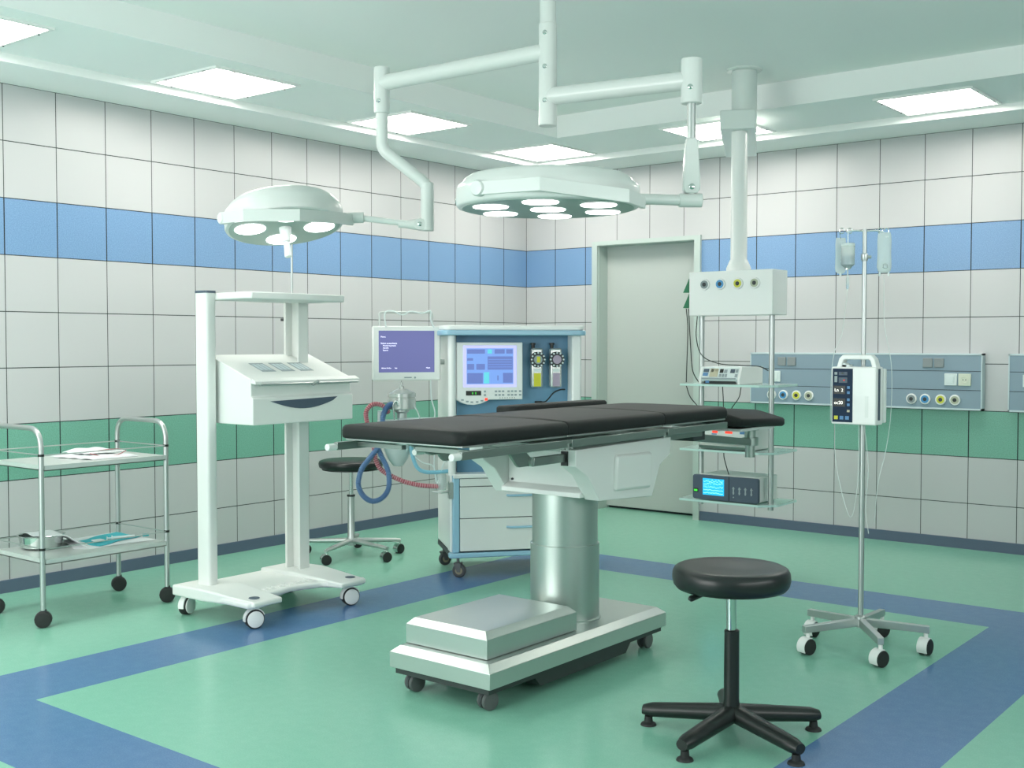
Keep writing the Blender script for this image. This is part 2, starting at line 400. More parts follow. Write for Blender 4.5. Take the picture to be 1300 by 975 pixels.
def gas_outlet(root, c, colm, R, world=True):
    o = MB(world).lathe([(0.0,0),(R,0),(R,.006),(R*.93,.010),(R*.6,.010),(0.0,.0095)], c, (0,-1,0), 32).build('gas_outlet', M['plastic_white'], root)
    c2 = (c[0], c[1]-.010, c[2])
    MB(world).lathe([(R*.34,0),(R*.74,0),(R*.72,.004),(R*.40,.004),(R*.34,0)], c2, (0,-1,0), 28).build('colour_ring', colm, o)
    MB(world).lathe([(0.0,0),(R*.36,0),(R*.36,.003),(R*.2,.006),(0,.004)], c2, (0,-1,0), 20).build('valve', M['grey_dark'], o)
M['ring_grey'] = mat('grey_ring', (0.25,0.30,0.31), 0.5); M['ring_blue'] = mat('blue_ring', (0.07,0.30,0.58), 0.4)
M['ring_yellow'] = mat('yellow_ring', (0.62,0.62,0.08), 0.4); M['ring_cream'] = mat('cream_ring', (0.45,0.48,0.36), 0.4)
RG, RB, RYE, RC = M['ring_grey'], M['ring_blue'], M['ring_yellow'], M['ring_cream']
supply_panel(2.225, 3.943, 'long grey-blue supply panel on the tiled wall behind the drip stand, with its right end in view', [2.486,2.565,3.577,3.655], [(2.435,0),(3.10,0),(3.185,1),(3.735,0),(3.829,1)],
             [(2.405,RG),(2.500,RB),(2.606,RYE),(2.704,RC),(3.467,RG),(3.562,RB),(3.669,RYE),(3.765,RC)])
supply_panel(4.110, 5.828, 'grey-blue supply panel cut off by the right edge of the photo', [4.371,4.45,5.462,5.54], [(4.245,0),(5.62,0),(5.71,1)], [(4.5,RB),(4.6,RYE),(5.352,RG),(5.447,RB),(5.554,RYE),(5.65,RC)])

# ------------------------------------------------------------------ casters
def caster(root, x, y, r, housing, wheel, head=0.0, top=None, style='hood', world=True, shell=False):
    """swivel caster whose wheel touches the floor at x, y; head = rolling direction"""
    top = top or r*2.25
    R = Matrix.Translation((x,y,0)) @ Matrix.Rotation(head,4,'Z')
    b = MB(world); b.M = R
    w = r*(0.95 if style == 'hood' else 0.72)
    if style == 'hood':       # twin wheel with a rounded hood over it
        n = 10; prof = [(r*1.06*cos(radians(200-220*i/n)), r+r*1.06*sin(radians(200-220*i/n))) for i in range(n+1)]
        prof += [(r*.55*cos(radians(-20+220*i/n)), r+r*.55*sin(radians(-20+220*i/n))) for i in range(n+1)]
        b.rings([[(p[0],-w*.22,p[1]) for p in prof],[(p[0],w*.22,p[1]) for p in prof]], True)
        b.cyl((r*.15,0,r*1.7),(r*.15,0,top),r*.26)
        if shell:
            n = 10; p_ = [(r*1.13*cos(radians(75+140*i/n)), r+r*1.13*sin(radians(75+140*i/n))) for i in range(n+1)]
            p_ += [(r*1.05*cos(radians(215-140*i/n)), r+r*1.05*sin(radians(215-140*i/n))) for i in range(n+1)]
            b.rings([[(p[0],-w*.66,p[1]) for p in p_],[(p[0],w*.66,p[1]) for p in p_]], True)
        base = b.build('caster', housing, root)
        m = MB(world); m.M = R
        for s in (-1,1):
            m.lathe([(0.0,0),(r*.55,0),(r*.93,.0),(r,r*.06),(r,r*.34),(r*.9,r*.44),(r*.35,r*.5),(0.0,r*.5)], (0,s*w*.24,r), (0,s,0), 28)
        m.build('wheel', wheel, base)
    elif style == 'disc':     # white disc faces with dark tyres
        b.lathe([(0.0,0),(r*.86,0),(r*.86,r*.1),(r*.7,r*.16),(0.0,r*.16)], (0,w*.62,r), (0,1,0), 28)
        b.lathe([(0.0,0),(r*.86,0),(r*.86,r*.1),(r*.7,r*.16),(0.0,r*.16)], (0,-w*.62,r), (0,-1,0), 28)
        n=10; prof = [(r*1.12*cos(radians(190-170*i/n)), r+r*1.12*sin(radians(190-170*i/n))) for i in range(n+1)]
        prof += [(r*1.02*cos(radians(20+170*i/n)), r+r*1.02*sin(radians(20+170*i/n))) for i in range(n+1)]
        b.rings([[(p[0],-w*.45,p[1]) for p in prof],[(p[0],w*.45,p[1]) for p in prof]], True)
        b.cyl((0,0,r*2.05),(0,0,top),r*.4)
        base = b.build('caster', housing, root)
        m = MB(world); m.M = R
        m.lathe([(r*.5,-w*.6),(r*.95,-w*.6),(r,-w*.5),(r,w*.5),(r*.95,w*.6),(r*.5,w*.6)], (0,0,r), (0,1,0), 32).build('wheel', wheel, base)
    else:                     # fork
        for s in (-1,1):
            b.prism([(r*.22,r*.8),(-r*.22,r*.8),(-r*.75,r*2.05),(r*.35,r*2.05)], 'y', s*r*.42-r*.05, s*r*.42+r*.05)
        b.box(-r*.75,r*.35,-r*.47,r*.47,r*2.0,r*2.12); b.cyl((-r*.2,0,r*2.1),(-r*.2,0,top),r*.22)
        base = b.build('caster', housing, root)
        m = MB(world); m.M = R
        m.lathe([(r*.25,-r*.3),(r*.85,-r*.3),(r,-r*.18),(r,r*.18),(r*.85,r*.3),(r*.25,r*.3)], (0,0,r), (0,1,0), 32).build('wheel', wheel, base)
        m = MB(world); m.M = R
        m.cyl((0,-r*.34,r),(0,r*.34,r),r*.55).build('wheel_hub', M['hub_brown'], base)
    return base

# ------------------------------------------------------------------ operating table
ot = thing('operating_table', 'operating table with black padded top and steel pedestal on casters, in the room centre', 'operating table', (3.265,-4.1,0))
MB().chamfer_slab(3.0,3.53,-4.78,-3.49,.097,.16,.032,.186).build('base_plate', M['steel_base'], ot, bevel=.0015)
MB().chamfer_slab(3.03,3.462,-4.715,-4.115,.1885,.266,.026,.292).build('battery_box', M['steel_base'], ot, bevel=.0015)
sk = MB().box(3.02,3.512,-4.765,-3.505,.072,.097)
sk.prism([(-4.47,.072),(-4.43,.03),(-3.80,.03),(-3.76,.072)],'x',3.03,3.508)
sk.build('skirt', M['dark_metal'], ot)
for x, y in ((3.085,-4.72),(3.47,-4.72),(3.465,-3.57),(3.085,-3.57)):
    caster(ot, x, y, .037, M['grey_dark'], M['grey_wheel'], radians(75 if y<-4 else 95), .078, 'hood')
CY = -3.93
MB().lathe([(.162,0),(.162,.006),(.155,.010),(.155,.335),(.150,.337)],(3.265,CY,.186),n=64).build('lower_column', M['steel'], ot)
MB().lathe([(.147,0),(.147,.26)],(3.265,CY,.522),n=64).build('upper_column', M['steel'], ot)
side = [(-4.235,.972),(-4.235,.900),(-4.300,.893),(-4.145,.853),(-4.055,.742),(-3.634,.719),(-3.566,.857),(-3.475,.900),(-3.469,.980)]
side2 = [(-4.235,.972),(-4.235,.903),(-4.150,.856),(-4.055,.742),(-3.634,.719),(-3.566,.857),(-3.475,.900),(-3.469,.980)]
MB().prism(side2,'x',3.46,3.54).build('side_panel', M['paint'], ot, bevel=.004)
MB().prism(side2,'x',2.96,3.04).build('side_panel', M['paint'], ot, bevel=.004)
hb = MB().prism([(-3.955,.775),(-3.665,.762),(-3.655,.925),(-3.945,.93)],'x',3.53,3.556)
hb.build('raised_cover', M['paint'], ot, bevel=.014, seg=2)
MB().box(3.04,3.46,-4.055,-3.50,.785,.955).build('housing', M['paint'], ot, bevel=.003)
MB().prism([(-4.10,.752),(-4.10,.772),(-4.055,.792),(-3.6,.792),(-3.6,.752)],'x',3.035,3.465).build('lower_lip', M['plastic_white'], ot, bevel=.003)
for x in (3.065,3.435): MB().cyl((x,-4.055,.803),(x,-4.062,.803),.005).build('screw', M['dark_metal'], ot)
MB().box(3.10,3.43,-3.55,-3.47,.72,.95).build('rear_cover', M['paint'], ot, bevel=.003)
# hydraulic link and frame
MB().box(3.02,3.50,-4.20,-3.1,.958,.985).build('under_frame', M['rail'], ot, bevel=.002)
for x in (3.462,3.066):
    MB().prism([(-4.60,.99),(-4.50,.99),(-4.455,.955),(-4.455,.922),(-4.53,.922),(-4.545,.932)],'x',x,x+.014).build('link_bracket', M['rail'], ot, bevel=.001)
    MB().cyl((x-.03,-4.455,.938),(x+.026,-4.455,.938),.019).build('link_pin', M['steel'], ot)
    MB().box(x+.012,x+.030,-4.455,-4.20,.920,.956).build('link_arm', M['rail'], ot, bevel=.003)
MB().box(3.470,3.502,-4.243,-4.236,.905,.965).build('link_slot', M['black'], ot)
# side rails with end caps
for x0, x1 in ((3.578,3.600),(2.935,2.957)):
    for k, (a, b) in enumerate(((-5.02,-4.375),(-4.345,-3.625),(-3.595,-3.03))):
        MB().box(x0,x1,a,b,.996,.999+.028).build('side_rail', M['rail'], ot, bevel=.002)
    for y in (-4.36,-3.61):
        MB().box(x0+.003,x1-.003,y-.016,y+.016,1.012,1.026).cyl(((x0+x1)/2,y,.985),((x0+x1)/2,y,1.02),.007).build('rail_joint', M['rail'], ot)
    xm = (x0+x1)/2
    MB().cyl((xm,-5.065,1.009),(xm,-5.02,1.009),.0135).build('end_cap', M['paint'], ot, bevel=.002)
    for y in (-4.9,-4.45,-4.22,-3.75,-3.45,-3.12):
        MB().box(min(x0,3.27) if x0>3.2 else x1-.001, x0+.001 if x0>3.2 else 3.2, y-.012,y+.012,1.004,1.02).build('cross_strut', M['rail'], ot) if y in (-4.9,-3.75,-3.12) else None
MB().prism([(-4.93,1.03),(-4.60,1.03),(-4.66,.985),(-4.80,.978)],'x',3.235,3.26).build('middle_bracket', M['rail'], ot, bevel=.002)
MB().cyl((3.245,-4.89,.995),(3.245,-4.84,.995),.012).build('end_cap', M['paint'], ot)
for a, b in ((-4.985,-4.352),(-4.338,-3.602),(-3.588,-3.0)):
    MB().box(2.965,3.572,a,b,1.035,1.043).build('pad_plate', M['tube'], ot, bevel=.002)
# padding
def pad(x0,x1,y0,y1,z0,z1,name,ka,kb,crown=.008,r=.045):
    """ka, kb: how much the near and far ends are rounded (1 free end, small at a seam)"""
    mb = MB(); rad = (x1-x0)/2*.98
    def ring(i, z):
        ra = max(.006,(r-i*.5)*ka); rb = max(.006,(r-i*.5)*kb); X0,X1,Y0,Y1 = x0+i,x1-i,y0+i*(.55 if ka==1 else ka),y1-i*(.55 if kb==1 else kb); out=[]
        for cx,cy,a,rr in ((X1-ra,Y0+ra,-pi/2,ra),(X1-rb,Y1-rb,0,rb),(X0+rb,Y1-rb,pi/2,rb),(X0+ra,Y0+ra,pi,ra)):
            out += [(cx+rr*cos(a+pi/2*k/6), cy+rr*sin(a+pi/2*k/6), z) for k in range(7)]
        return out
    t = z1-z0
    R_ = [ring(.012,z0),ring(.003,z0+.004),ring(0,z0+.012),ring(0,z0+t*.58),ring(.004,z0+t*.80),ring(.013,z0+t*.94),ring(.030,z1)]
    for k, f in ((.35,.6),(.7,.9),(.97,1)):
        R_.append(ring(.030+(rad-.030)*k, z1+crown*f))
    mb.rings(R_); return mb.build(name, M['vinyl'], ot, angle=60)
pad(2.945,3.585,-5.01,-4.347,1.043,1.097,'leg_pad',1,.12)
pad(2.945,3.585,-4.344,-3.597,1.043,1.100,'seat_pad',.12,.12)
pad(2.945,3.585,-3.594,-2.97,1.043,1.100,'back_pad',.12,1)
# head rest (sides slope down) on its adjustable post
hp = MB()
def hring(y, dz, ins=0):
    q = [(3.10+ins,.99+ins*.3),(3.09,1.0),(3.09,1.020),(3.10,1.028),(3.19,1.062),(3.23,1.070),(3.38,1.070),(3.42,1.062),(3.54,1.032),(3.552,1.022),(3.552,.995),(3.54,.985)]
    c = (3.32,1.02)
    return [(c[0]+(p[0]-c[0])*(1-ins), y, c[1]+(p[1]-c[1])*(1-ins)+dz) for p in q]
hp.rings([hring(-2.80,.0,.12),hring(-2.79,0,.03),hring(-2.775,0),hring(-2.29,-.022),hring(-2.27,-.023,.03),hring(-2.26,-.023,.12)])
hp.build('head_pad', M['vinyl'], ot, angle=50)
MB().box(3.12,3.53,-2.76,-2.36,.958,.972).build('head_pad_plate', M['plastic_white'], ot)
hx, hy = 3.435, -2.46
MB().lathe([(.0,0),(.026,0),(.026,.062),(.044,.064),(.044,.105),(.030,.107),(.030,.145),(.048,.147),(.048,.163),(.0,.163)],(hx,hy,.80),n=32).build('head_post', M['steel'], ot)
la = MB(); la.rings([[(3.36,-3.05,.925),(3.44,-3.05,.925),(3.44,-3.05,.965),(3.36,-3.05,.965)],[(3.38,-2.49,.865),(3.46,-2.49,.865),(3.46,-2.49,.90),(3.38,-2.49,.90)]])
la.build('head_arm', M['rail'], ot, bevel=.004)
MB().box(3.10,3.46,-3.12,-3.0,.93,.985).build('head_arm_clamp', M['dark_metal'], ot, bevel=.004)
# arm board on the far side
ab = MB(); q = rrect(2.79,2.92,-3.86,-3.05,.04)
ab.rings([[(p[0],p[1],1.078) for p in q],[(p[0],p[1],1.105) for p in q],[((p[0]-2.855)*.9+2.855,(p[1]+3.45)*.98-3.45,1.115) for p in q]])
ab.build('arm_board', M['vinyl'], ot, angle=50)
MB().box(2.84,2.95,-3.5,-3.46,1.0,1.08).build('arm_board_bracket', M['rail'], ot)

# ------------------------------------------------------------------ stools
def arc_leg(mb, ang, R, r0, r1, z0, z1, squash=1.0):
    d = Vector((cos(ang),sin(ang),0)); n = 10; up = Vector((0,0,1)); side_ = d.cross(up); rings=[]
    for i in range(n+1):
        t = i/n; rr = r0+(r1-r0)*t; c = d*(R*t) + up*(z0+(z1-z0)*t)
        k = 1.0 if i<n else .72
        rings.append([c + (side_*cos(2*pi*j/14)*rr + up*sin(2*pi*j/14)*rr*squash)*k for j in range(14)])
    mb.rings(rings)
st = thing('stool', 'black round padded stool on glide feet, in the foreground right of the operating table', 'stool', (4.355,-4.405,0), 0, 'round swivel stools')
MB(False).lathe([(0.0,0),(.18,0),(.194,.003),(.205,.016),(.210,.038),(.208,.060),(.202,.072),(.190,.079),(.165,.080),(.10,.074),(.0,.071)],(-.008,-.006,.536),n=64).build('seat', M['seat'], st, angle=60)
MB(False).lathe([(.0,0),(.06,0),(.06,.012),(.0,.012)],(-.008,-.006,.524)).build('seat_mount', M['black'], st)
MB(False).cyl((-.006,-.005,.36),(-.008,-.006,.53),.0175).build('gas_lift', M['chrome'], st)
MB(False).lathe([(.0,0),(.034,0),(.031,.03),(.0275,.07),(.0265,.315),(.022,.318)],(-.005,-.004,.07)).build('column', M['black'], st)
MB(False).tube([(-.03,-.03,.525),(-.06,-.10,.525),(-.065,-.155,.524),(-.067,-.19,.523),(-.068,-.20,.523)],.006,10,rf=lambda i:(.004,.005,.010,.011,.005)[i]).build('height_lever', M['black'], st)
for a in (195,267,339,51,123):
    a = radians(a); m = MB(False); m.M = Matrix.Translation((0,0,0)); arc_leg(m, a, .335, .040, .031, .088, .056, .82)
    l = m.build('leg', M['black'], st, angle=60)
    c = (cos(a)*.315, sin(a)*.315)
    MB(False).lathe([(.0,0),(.030,0),(.027,.007),(.016,.013),(.014,.034),(.0,.034)],(c[0],c[1],0),n=20).build('glide_foot', M['rubber'], l)

s2 = thing('stool', 'black round stool with steel star base on wheels, beyond the end of the operating table', 'stool', (.722,-2.83,0), 0, 'round swivel stools')
MB(False).lathe([(0.0,0),(.19,0),(.208,.01),(.213,.032),(.208,.048),(.19,.055),(.0,.053)],(0,0,.588),n=56).build('seat', M['seat'], s2, angle=60)
MB(False).lathe([(0.0,0),(.19,0),(.19,.006),(.0,.006)],(0,0,.580),n=40).build('seat_rim', M['grey_dark'], s2)
MB(False).cyl((0,0,.40),(0,0,.584),.014).build('spindle', M['chrome'], s2)
MB(False).lathe([(.0,0),(.03,0),(.032,.04),(.024,.06),(.022,.33),(.0,.33)],(0,0,.075)).build('column', M['tube'], s2)
MB(False).lathe([(.0,0),(.027,0),(.027,.012),(.0,.012)],(0,0,.40)).build('collar', M['black'], s2)
MB(False).tube([(.02,0,.14),(-.045,.02,.13),(-.06,.03,.15)],.006).build('lever', M['tube'], s2)
for a in (287,0,58,129,205):
    a = radians(a)
    m = MB(False); arc_leg(m, a, .335, .022, .016, .107, .090, .8); l = m.build('leg', M['tube'], s2, angle=60)
    x, y = cos(a)*.325, sin(a)*.325
    caster(s2, x, y, .033, M['chrome'], M['rubber'], radians(70)+.3*sin(a*2), .085, 'hood', False, True)

# ------------------------------------------------------------------ drip stand
iv = thing('drip_stand', 'tall steel drip stand on five wheels, to the right of the foreground stool', 'drip stand', (4.263,-2.98,0))
for a in (20,92,164,236,308):
    a = radians(a); m = MB(False); m.M = Matrix.Rotation(a,4,'Z'); 
    m.rings([[(.0,-.015,.112),(.0,.015,.112),(.0,.015,.148),(.0,-.015,.148)],[(.300,-.014,.100),(.300,.014,.100),(.300,.014,.132),(.300,-.014,.132)]])
    m.build('leg', M['tube'], iv, bevel=.002)
    caster(iv, cos(a)*.282, sin(a)*.282, .037, M['plastic_white'], M['rubber'], radians(72)+.25*sin(a*3), .104, 'hood', False, True)
MB(False).lathe([(.0,0),(.026,0),(.028,.02),(.026,.05),(.016,.056),(.0,.056)],(0,0,.105)).build('hub', M['tube'], iv)
MB(False).cyl((0,0,.16),(0,0,1.20),.0125).build('lower_pole', M['tube'], iv)
MB(False).cyl((0,0,1.15),(0,0,1.935),.0095).build('upper_pole', M['tube'], iv)
MB(False).lathe([(.0,0),(.013,0),(.016,.012),(.016,.03),(.0,.04)],(0,0,1.79)).cyl((0,0,1.807),(.028,.01,1.807),.007).build('clamp_knob', M['tube'], iv)
for s in (-1,1):
    d = Vector((.783,.622,0))*s
    pts = [d*.0+Vector((0,0,1.925)), d*.05+Vector((0,0,1.928)), d*.085+Vector((0,0,1.922))]
    MB(False).tube(bez(pts),.0035).build('hook_arm', M['chrome'], iv)
    for off in ((.068,.105) if s<0 else (.070,.098)):
        c = d*off
        pts = [c+Vector((0,0,1.927))+d*(.011*cos(t)-.0)+Vector((0,0,.012*sin(t))) for t in [radians(k) for k in range(-150,200,25)]]
        MB(False).tube(pts,.0022,8).build('hook', M['chrome'], iv)
# pump on the pole
pu = thing('infusion_pump', 'white infusion pump with a dark display, clamped to the drip stand', 'infusion pump', (4.27,-3.03,1.05))
MB().box(4.168,4.374,-3.115,-3.03,1.048,1.308).build('casing', M['plastic_white'], pu, bevel=.006, seg=3)
MB().box(4.178,4.382,-3.03,-3.002,1.055,1.30).build('rear_casing', M['paint'], pu, bevel=.006)
pr_ = [(4.185,1.30),(4.198,1.345),(4.215,1.362),(4.345,1.362),(4.362,1.345),(4.374,1.30),(4.352,1.30),(4.343,1.335),(4.335,1.341),(4.225,1.341),(4.217,1.335),(4.205,1.30)]
MB().prism(pr_,'y',-3.105,-3.055).build('handle', M['plastic_white'], pu, bevel=.004)
MB().box(4.3745,4.3775,-3.088,-3.07,1.07,1.30).build('side_strip', M['slate_dev'], pu)
cp = MB().box(4.174,4.268,-3.1165,-3.114,1.058,1.300).build('control_panel', M['navy'], pu)
def on_pump(name, x0,x1,z0,z1,m, par=None): return MB().box(x0,x1,-3.1176,-3.1166,z0,z1).build(name, m, par or cp, smooth=False)
on_pump('key', 4.183,4.196,1.272,1.284,M['btn']); on_pump('key',4.183,4.196,1.238,1.266,M['btn'])
on_pump('display_bezel',4.203,4.243,1.270,1.285,M['slate_dev']); on_pump('display_bezel',4.203,4.243,1.236,1.260,M['slate_dev'])
on_pump('alarm_light',4.224,4.232,1.245,1.250,M['red_led']); on_pump('dial',4.216,4.229,1.277,1.280,M['yellow'])
on_pump('readout_window',4.180,4.234,1.185,1.222,M['black']); on_pump('readout_window',4.180,4.234,1.128,1.165,M['black'])
for z in (1.215,1.192,1.160,1.137): on_pump('key',4.243,4.255,z-.006,z+.006,M['btn_blue'])
on_pump('key',4.183,4.200,1.070,1.086,M['yellow']); on_pump('key',4.209,4.226,1.070,1.086,M['btn_blue']); on_pump('key',4.235,4.252,1.070,1.086,M['btn_blue'])
on_pump('key',4.243,4.255,1.104,1.114,M['tan'])
TX = Matrix.Rotation(pi/2,4,'X')
def ptxt(t, x, z, size): 
    X = MW[pu].inverted() @ Matrix.Translation((x,-3.1182,z)) @ TX
    text_mesh('readout', t, size, X, M['led_w'], cp)
ptxt('Ln  2', 4.184, 1.196, .020); ptxt('oc20', 4.182, 1.139, .021)
MB().box(4.325,4.340,-3.1164,-3.1148,1.082,1.178).build('latch', M['paint'], pu, bevel=.001)
MB().cyl((4.221,-3.10,1.312),(4.221,-3.06,1.312),.012).box(4.200,4.245,-3.10,-3.06,1.298,1.318).build('tube_inlet', M['dev_white'], pu, bevel=.002)
MB().box(4.245,4.285,-3.0,-2.955,1.12,1.22).build('pole_clamp', M['dark_metal'], pu, bevel=.003)
MB().box(4.290,4.32,-3.0,-2.9955,1.10,1.26).build('back_plate', M['dev_white'], pu)
# bags
L = Vector((-.783,-.622,0)); Bc = Vector((4.263,-2.98,0))
bo = thing('infusion_bottle', 'clear infusion bottle with drip chamber, hanging left of the drip stand pole', 'infusion bottle', tuple(Bc+L*.088+Vector((0,0,1.66))))
MB(False).lathe([(.0,0),(.010,0),(.018,.012),(.031,.022),(.031,.115),(.028,.12),(.0,.12)],(.012,.0,.09),n=28).build('bottle', M['clear'], bo)
MB(False).lathe([(.0,0),(.016,.004),(.028,.010),(.028,.052),(.0,.052)],(.012,.0,.10),n=28).build('fluid', mat('fluid',(.55,.66,.75),.1,trans=.5), bo)
MB(False).lathe([(.0,0),(.0315,0),(.0315,.010),(.0,.010)],(.012,0,.198)).build('cap', M['dev_white'], bo)
MB(False).cyl((.012,0,.20),(.012,0,.262),.0018).build('hanger', M['chrome'], bo)
MB(False).lathe([(.0,0),(.004,.0),(.007,.008),(.007,.05),(.003,.06),(.003,.095),(.0,.095)],(.012,0,.0),n=16).build('drip_chamber', M['clear'], bo)
def bag(root, w, h, t, z0):
    mb = MB(False); rings = []
    for k, (f, ww, tt) in enumerate(((0,.45,.3),(.05,.85,.7),(.15,.98,1),(.5,.92,.9),(.8,.95,.6),(.93,.9,.3),(1,.8,.12))):
        rings.append([(Vector((.783,.622,0))*(w/2*ww*cos(2*pi*j/20)) + Vector((-.622,.783,0))*(t/2*tt*sin(2*pi*j/20)) + Vector((0,0,z0+h*f))) for j in range(20)])
    mb.rings(rings); return mb
ib = thing('infusion_bag', 'empty looking clear bag hanging just behind the infusion bottle', 'infusion bag', tuple(Bc+L*.110+Vector((-.02,.05,1.735))), 0, 'clear infusion bags')
bag(ib,.052,.165,.02,0).build('bag', M['clear_bag'], ib, angle=70)
MB(False).tube([(0,0,.16),(.003,-.02,.185),(.012,-.045,.188)],.0018,8).build('hanger', M['chrome'], ib)
MB(False).cyl((0,0,-.012),(0,0,.004),.005).build('port', M['dev_white'], ib)
rb = thing('infusion_bag', 'clear infusion bag hanging right of the drip stand pole', 'infusion bag', tuple(Bc-L*.090+Vector((0,0,1.735))), 0, 'clear infusion bags')
bag(rb,.068,.185,.035,0).build('bag', M['clear_bag'], rb, angle=70)
MB(False).lathe([(.0,0),(.012,.002),(.020,.012),(.020,.026),(.010,.038),(.0,.04)],(.0,0,.012),n=20).build('valve', M['clear'], rb)
MB(False).cyl((-.016,-.012,-.014),(-.016,-.012,.006),.004).cyl((.016,.012,-.014),(.016,.012,.006),.004).build('port', M['dev_white'], rb)
MB(False).box(-.02,.02,-.004,.004,.16,.168).build('label_strip', M['dev_white'], rb)
def cable(name, label, pts, r, m, cat='cable', group=None, n=8):
    o = MB().tube(bez(pts,8), r, n).build(name, m, None); tag(o, label, cat, group); return o
LG = 'thin clear infusion lines'
cable('infusion_line','thin clear line curving from the infusion bottle down to the top of the pump',[(4.205,-3.03,1.665),(4.200,-3.045,1.56),(4.19,-3.06,1.45),(4.165,-3.08,1.37),(4.160,-3.10,1.25),(4.158,-3.10,1.06)],.0016,M['line'],'infusion line',LG)
cable('infusion_line','thin clear line dropping straight from the right hand infusion bag past the pump',[(4.333,-2.925,1.728),(4.340,-2.93,1.5),(4.392,-2.98,1.32),(4.40,-3.0,1.1),(4.37,-2.98,.92),(4.345,-3.0,.78),(4.33,-3.0,.60)],.0016,M['line'],'infusion line',LG)
cable('infusion_line','thin clear line looping below the pump on the left of the pole',[(4.17,-3.08,1.05),(4.180,-3.08,.85),(4.24,-3.06,.62),(4.275,-3.06,.80),(4.28,-3.07,1.048)],.0016,M['line'],'infusion line',LG)
cable('infusion_line','thin clear line hanging below the pump close to the right of the pole',[(4.31,-3.08,1.048),(4.318,-3.05,.85),(4.30,-3.03,.66),(4.315,-3.03,.55)],.0016,M['line'],'infusion line',LG)

# ------------------------------------------------------------------ surgical lamp on the ceiling column
PX, PY = 3.262, -4.058
sl = thing('surgical_lamp', 'ceiling mounted surgical lamp with a large and a small round head on jointed white arms', 'surgical lamp', (PX,PY,ZC))
pl = M['paint_lamp']
MB().cyl((PX,PY,2.80),(PX,PY,ZC),.0355,n=36).lathe([(.0,0),(.09,0),(.085,-.02),(.0,-.02)],(PX,PY,ZC)).build('ceiling_pole', pl, sl)
MB().cyl((PX,PY,2.360),(PX,PY,2.80),.040,n=36).build('arm_hub', pl, sl, bevel=.003)
def rivet(p, d, par, r=.010):
    MB().lathe([(.0,0),(r,0),(r,.003),(r*.6,.006),(.0,.006)],p,d,16).build('rivet', M['chrome'], par)
cd = Vector((.622,-.783,0)); rt = Vector((.783,.622,0))
for z in (2.755,2.61,2.465): rivet(tuple(Vector((PX,PY,z))+(cd*.9-rt*.35).normalized()*.039),(cd*.9-rt*.35),sl)
A1 = Vector((PX,PY,2.682)); B1 = Vector((2.335,-4.145,2.66))
MB().cyl(A1,B1,.037,n=30).build('swing_arm', pl, sl)
MB().cyl(B1+Vector((0,0,-.145)),B1+Vector((0,0,.075)),.0375,n=30).build('elbow_joint', pl, sl, bevel=.004)
rivet(tuple(B1+cd*.036-rt*.012+Vector((0,0,-.09))),cd-rt*.3,sl)
B2 = Vector((B1.x,B1.y,2.345)); B3 = Vector((2.505,-4.01,2.175)); B4 = Vector((2.505,-4.01,1.955))
def smoothbend(P, rb=.035, n=6):
    out=[P[0]]
    for i in range(1,len(P)-1):
        a=(P[i-1]-P[i]).normalized(); b=(P[i+1]-P[i]).normalized()
        for k in range(n+1):
            t=k/n; out.append((P[i]+a*rb)*(1-t)**2 + P[i]*2*t*(1-t) + (P[i]+b*rb)*t*t)
    out.append(P[-1]); return out
MB().tube(smoothbend([B1+Vector((0,0,-.14)),B2,B3,B3+Vector((0,0,-.04))]),.0285,24).build('drop_tube', pl, sl)
MB().cyl(B4,B3+Vector((0,0,.01)),.0315,n=28).build('end_joint', pl, sl, bevel=.003)
# small head
SC = Vector((1.972,-4.440,1.985))
MB().cyl(SC+rt*.33+Vector((0,0,.035)),B4-rt*.055+Vector((0,0,.03)),.0145,n=20).build('head_rod', M['paint'], sl)
k = B4+Vector((0,0,.03))
MB().tube([k-rt*.14,k-rt*.10,k-rt*.06,k-rt*.035],.02,16,rf=lambda i:(.015,.018,.026,.027)[i]).cyl(k-rt*.035+cd*.03,k-rt*.035-cd*.03,.027).build('head_rod_joint', pl, sl)
rivet(tuple(k-rt*.035+cd*.03),cd,sl,.011)
MB().cyl(SC+rt*.285+Vector((0,0,.03)),SC+rt*.38+Vector((0,0,.033)),.027,.025,n=22).build('head_collar', pl, sl, bevel=.002)
def lamp_head(C, R, th, tilt, roll, discs, dr, name, handle):
    X = Matrix.Translation(C) @ Matrix.Rotation(tilt,4,rt) @ Matrix.Rotation(roll,4,-cd) @ Matrix.Rotation(radians(38.5),4,'Z')
    m = MB(); m.M = X
    m.lathe([(.0,.0),(R*.95,.0),(R*.985,.004),(R,.012),(R,th*.45),(R*.985,th*.58),(R*.93,th*.68),(R*.92,th*.74),(R*.86,th*.84),(R*.55,th*.97),(.0,th)],(0,0,0),n=72)
    h = m.build(name, pl, sl, angle=40)
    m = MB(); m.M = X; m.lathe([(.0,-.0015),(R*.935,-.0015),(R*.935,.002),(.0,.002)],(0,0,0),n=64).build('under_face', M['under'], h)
    for a, rr in discs:
        m = MB(); m.M = X; c = (cos(radians(a))*rr, sin(radians(a))*rr, -.0015)
        m.lathe([(.0,0),(dr,0),(dr,-.002),(dr*.97,-.004),(.0,-.004)],c,n=36).build('light_lens', M['bulb'], h)
    return h, X
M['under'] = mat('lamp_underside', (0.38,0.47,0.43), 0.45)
BC = Vector((3.529,-4.414,1.948))
bh, BX = lamp_head(BC,.365,.150,0,0,[(0,0)]+[(60*k_+51.5-90+0,.243) for k_ in range(6)],.070,'large_lamp_head',False)
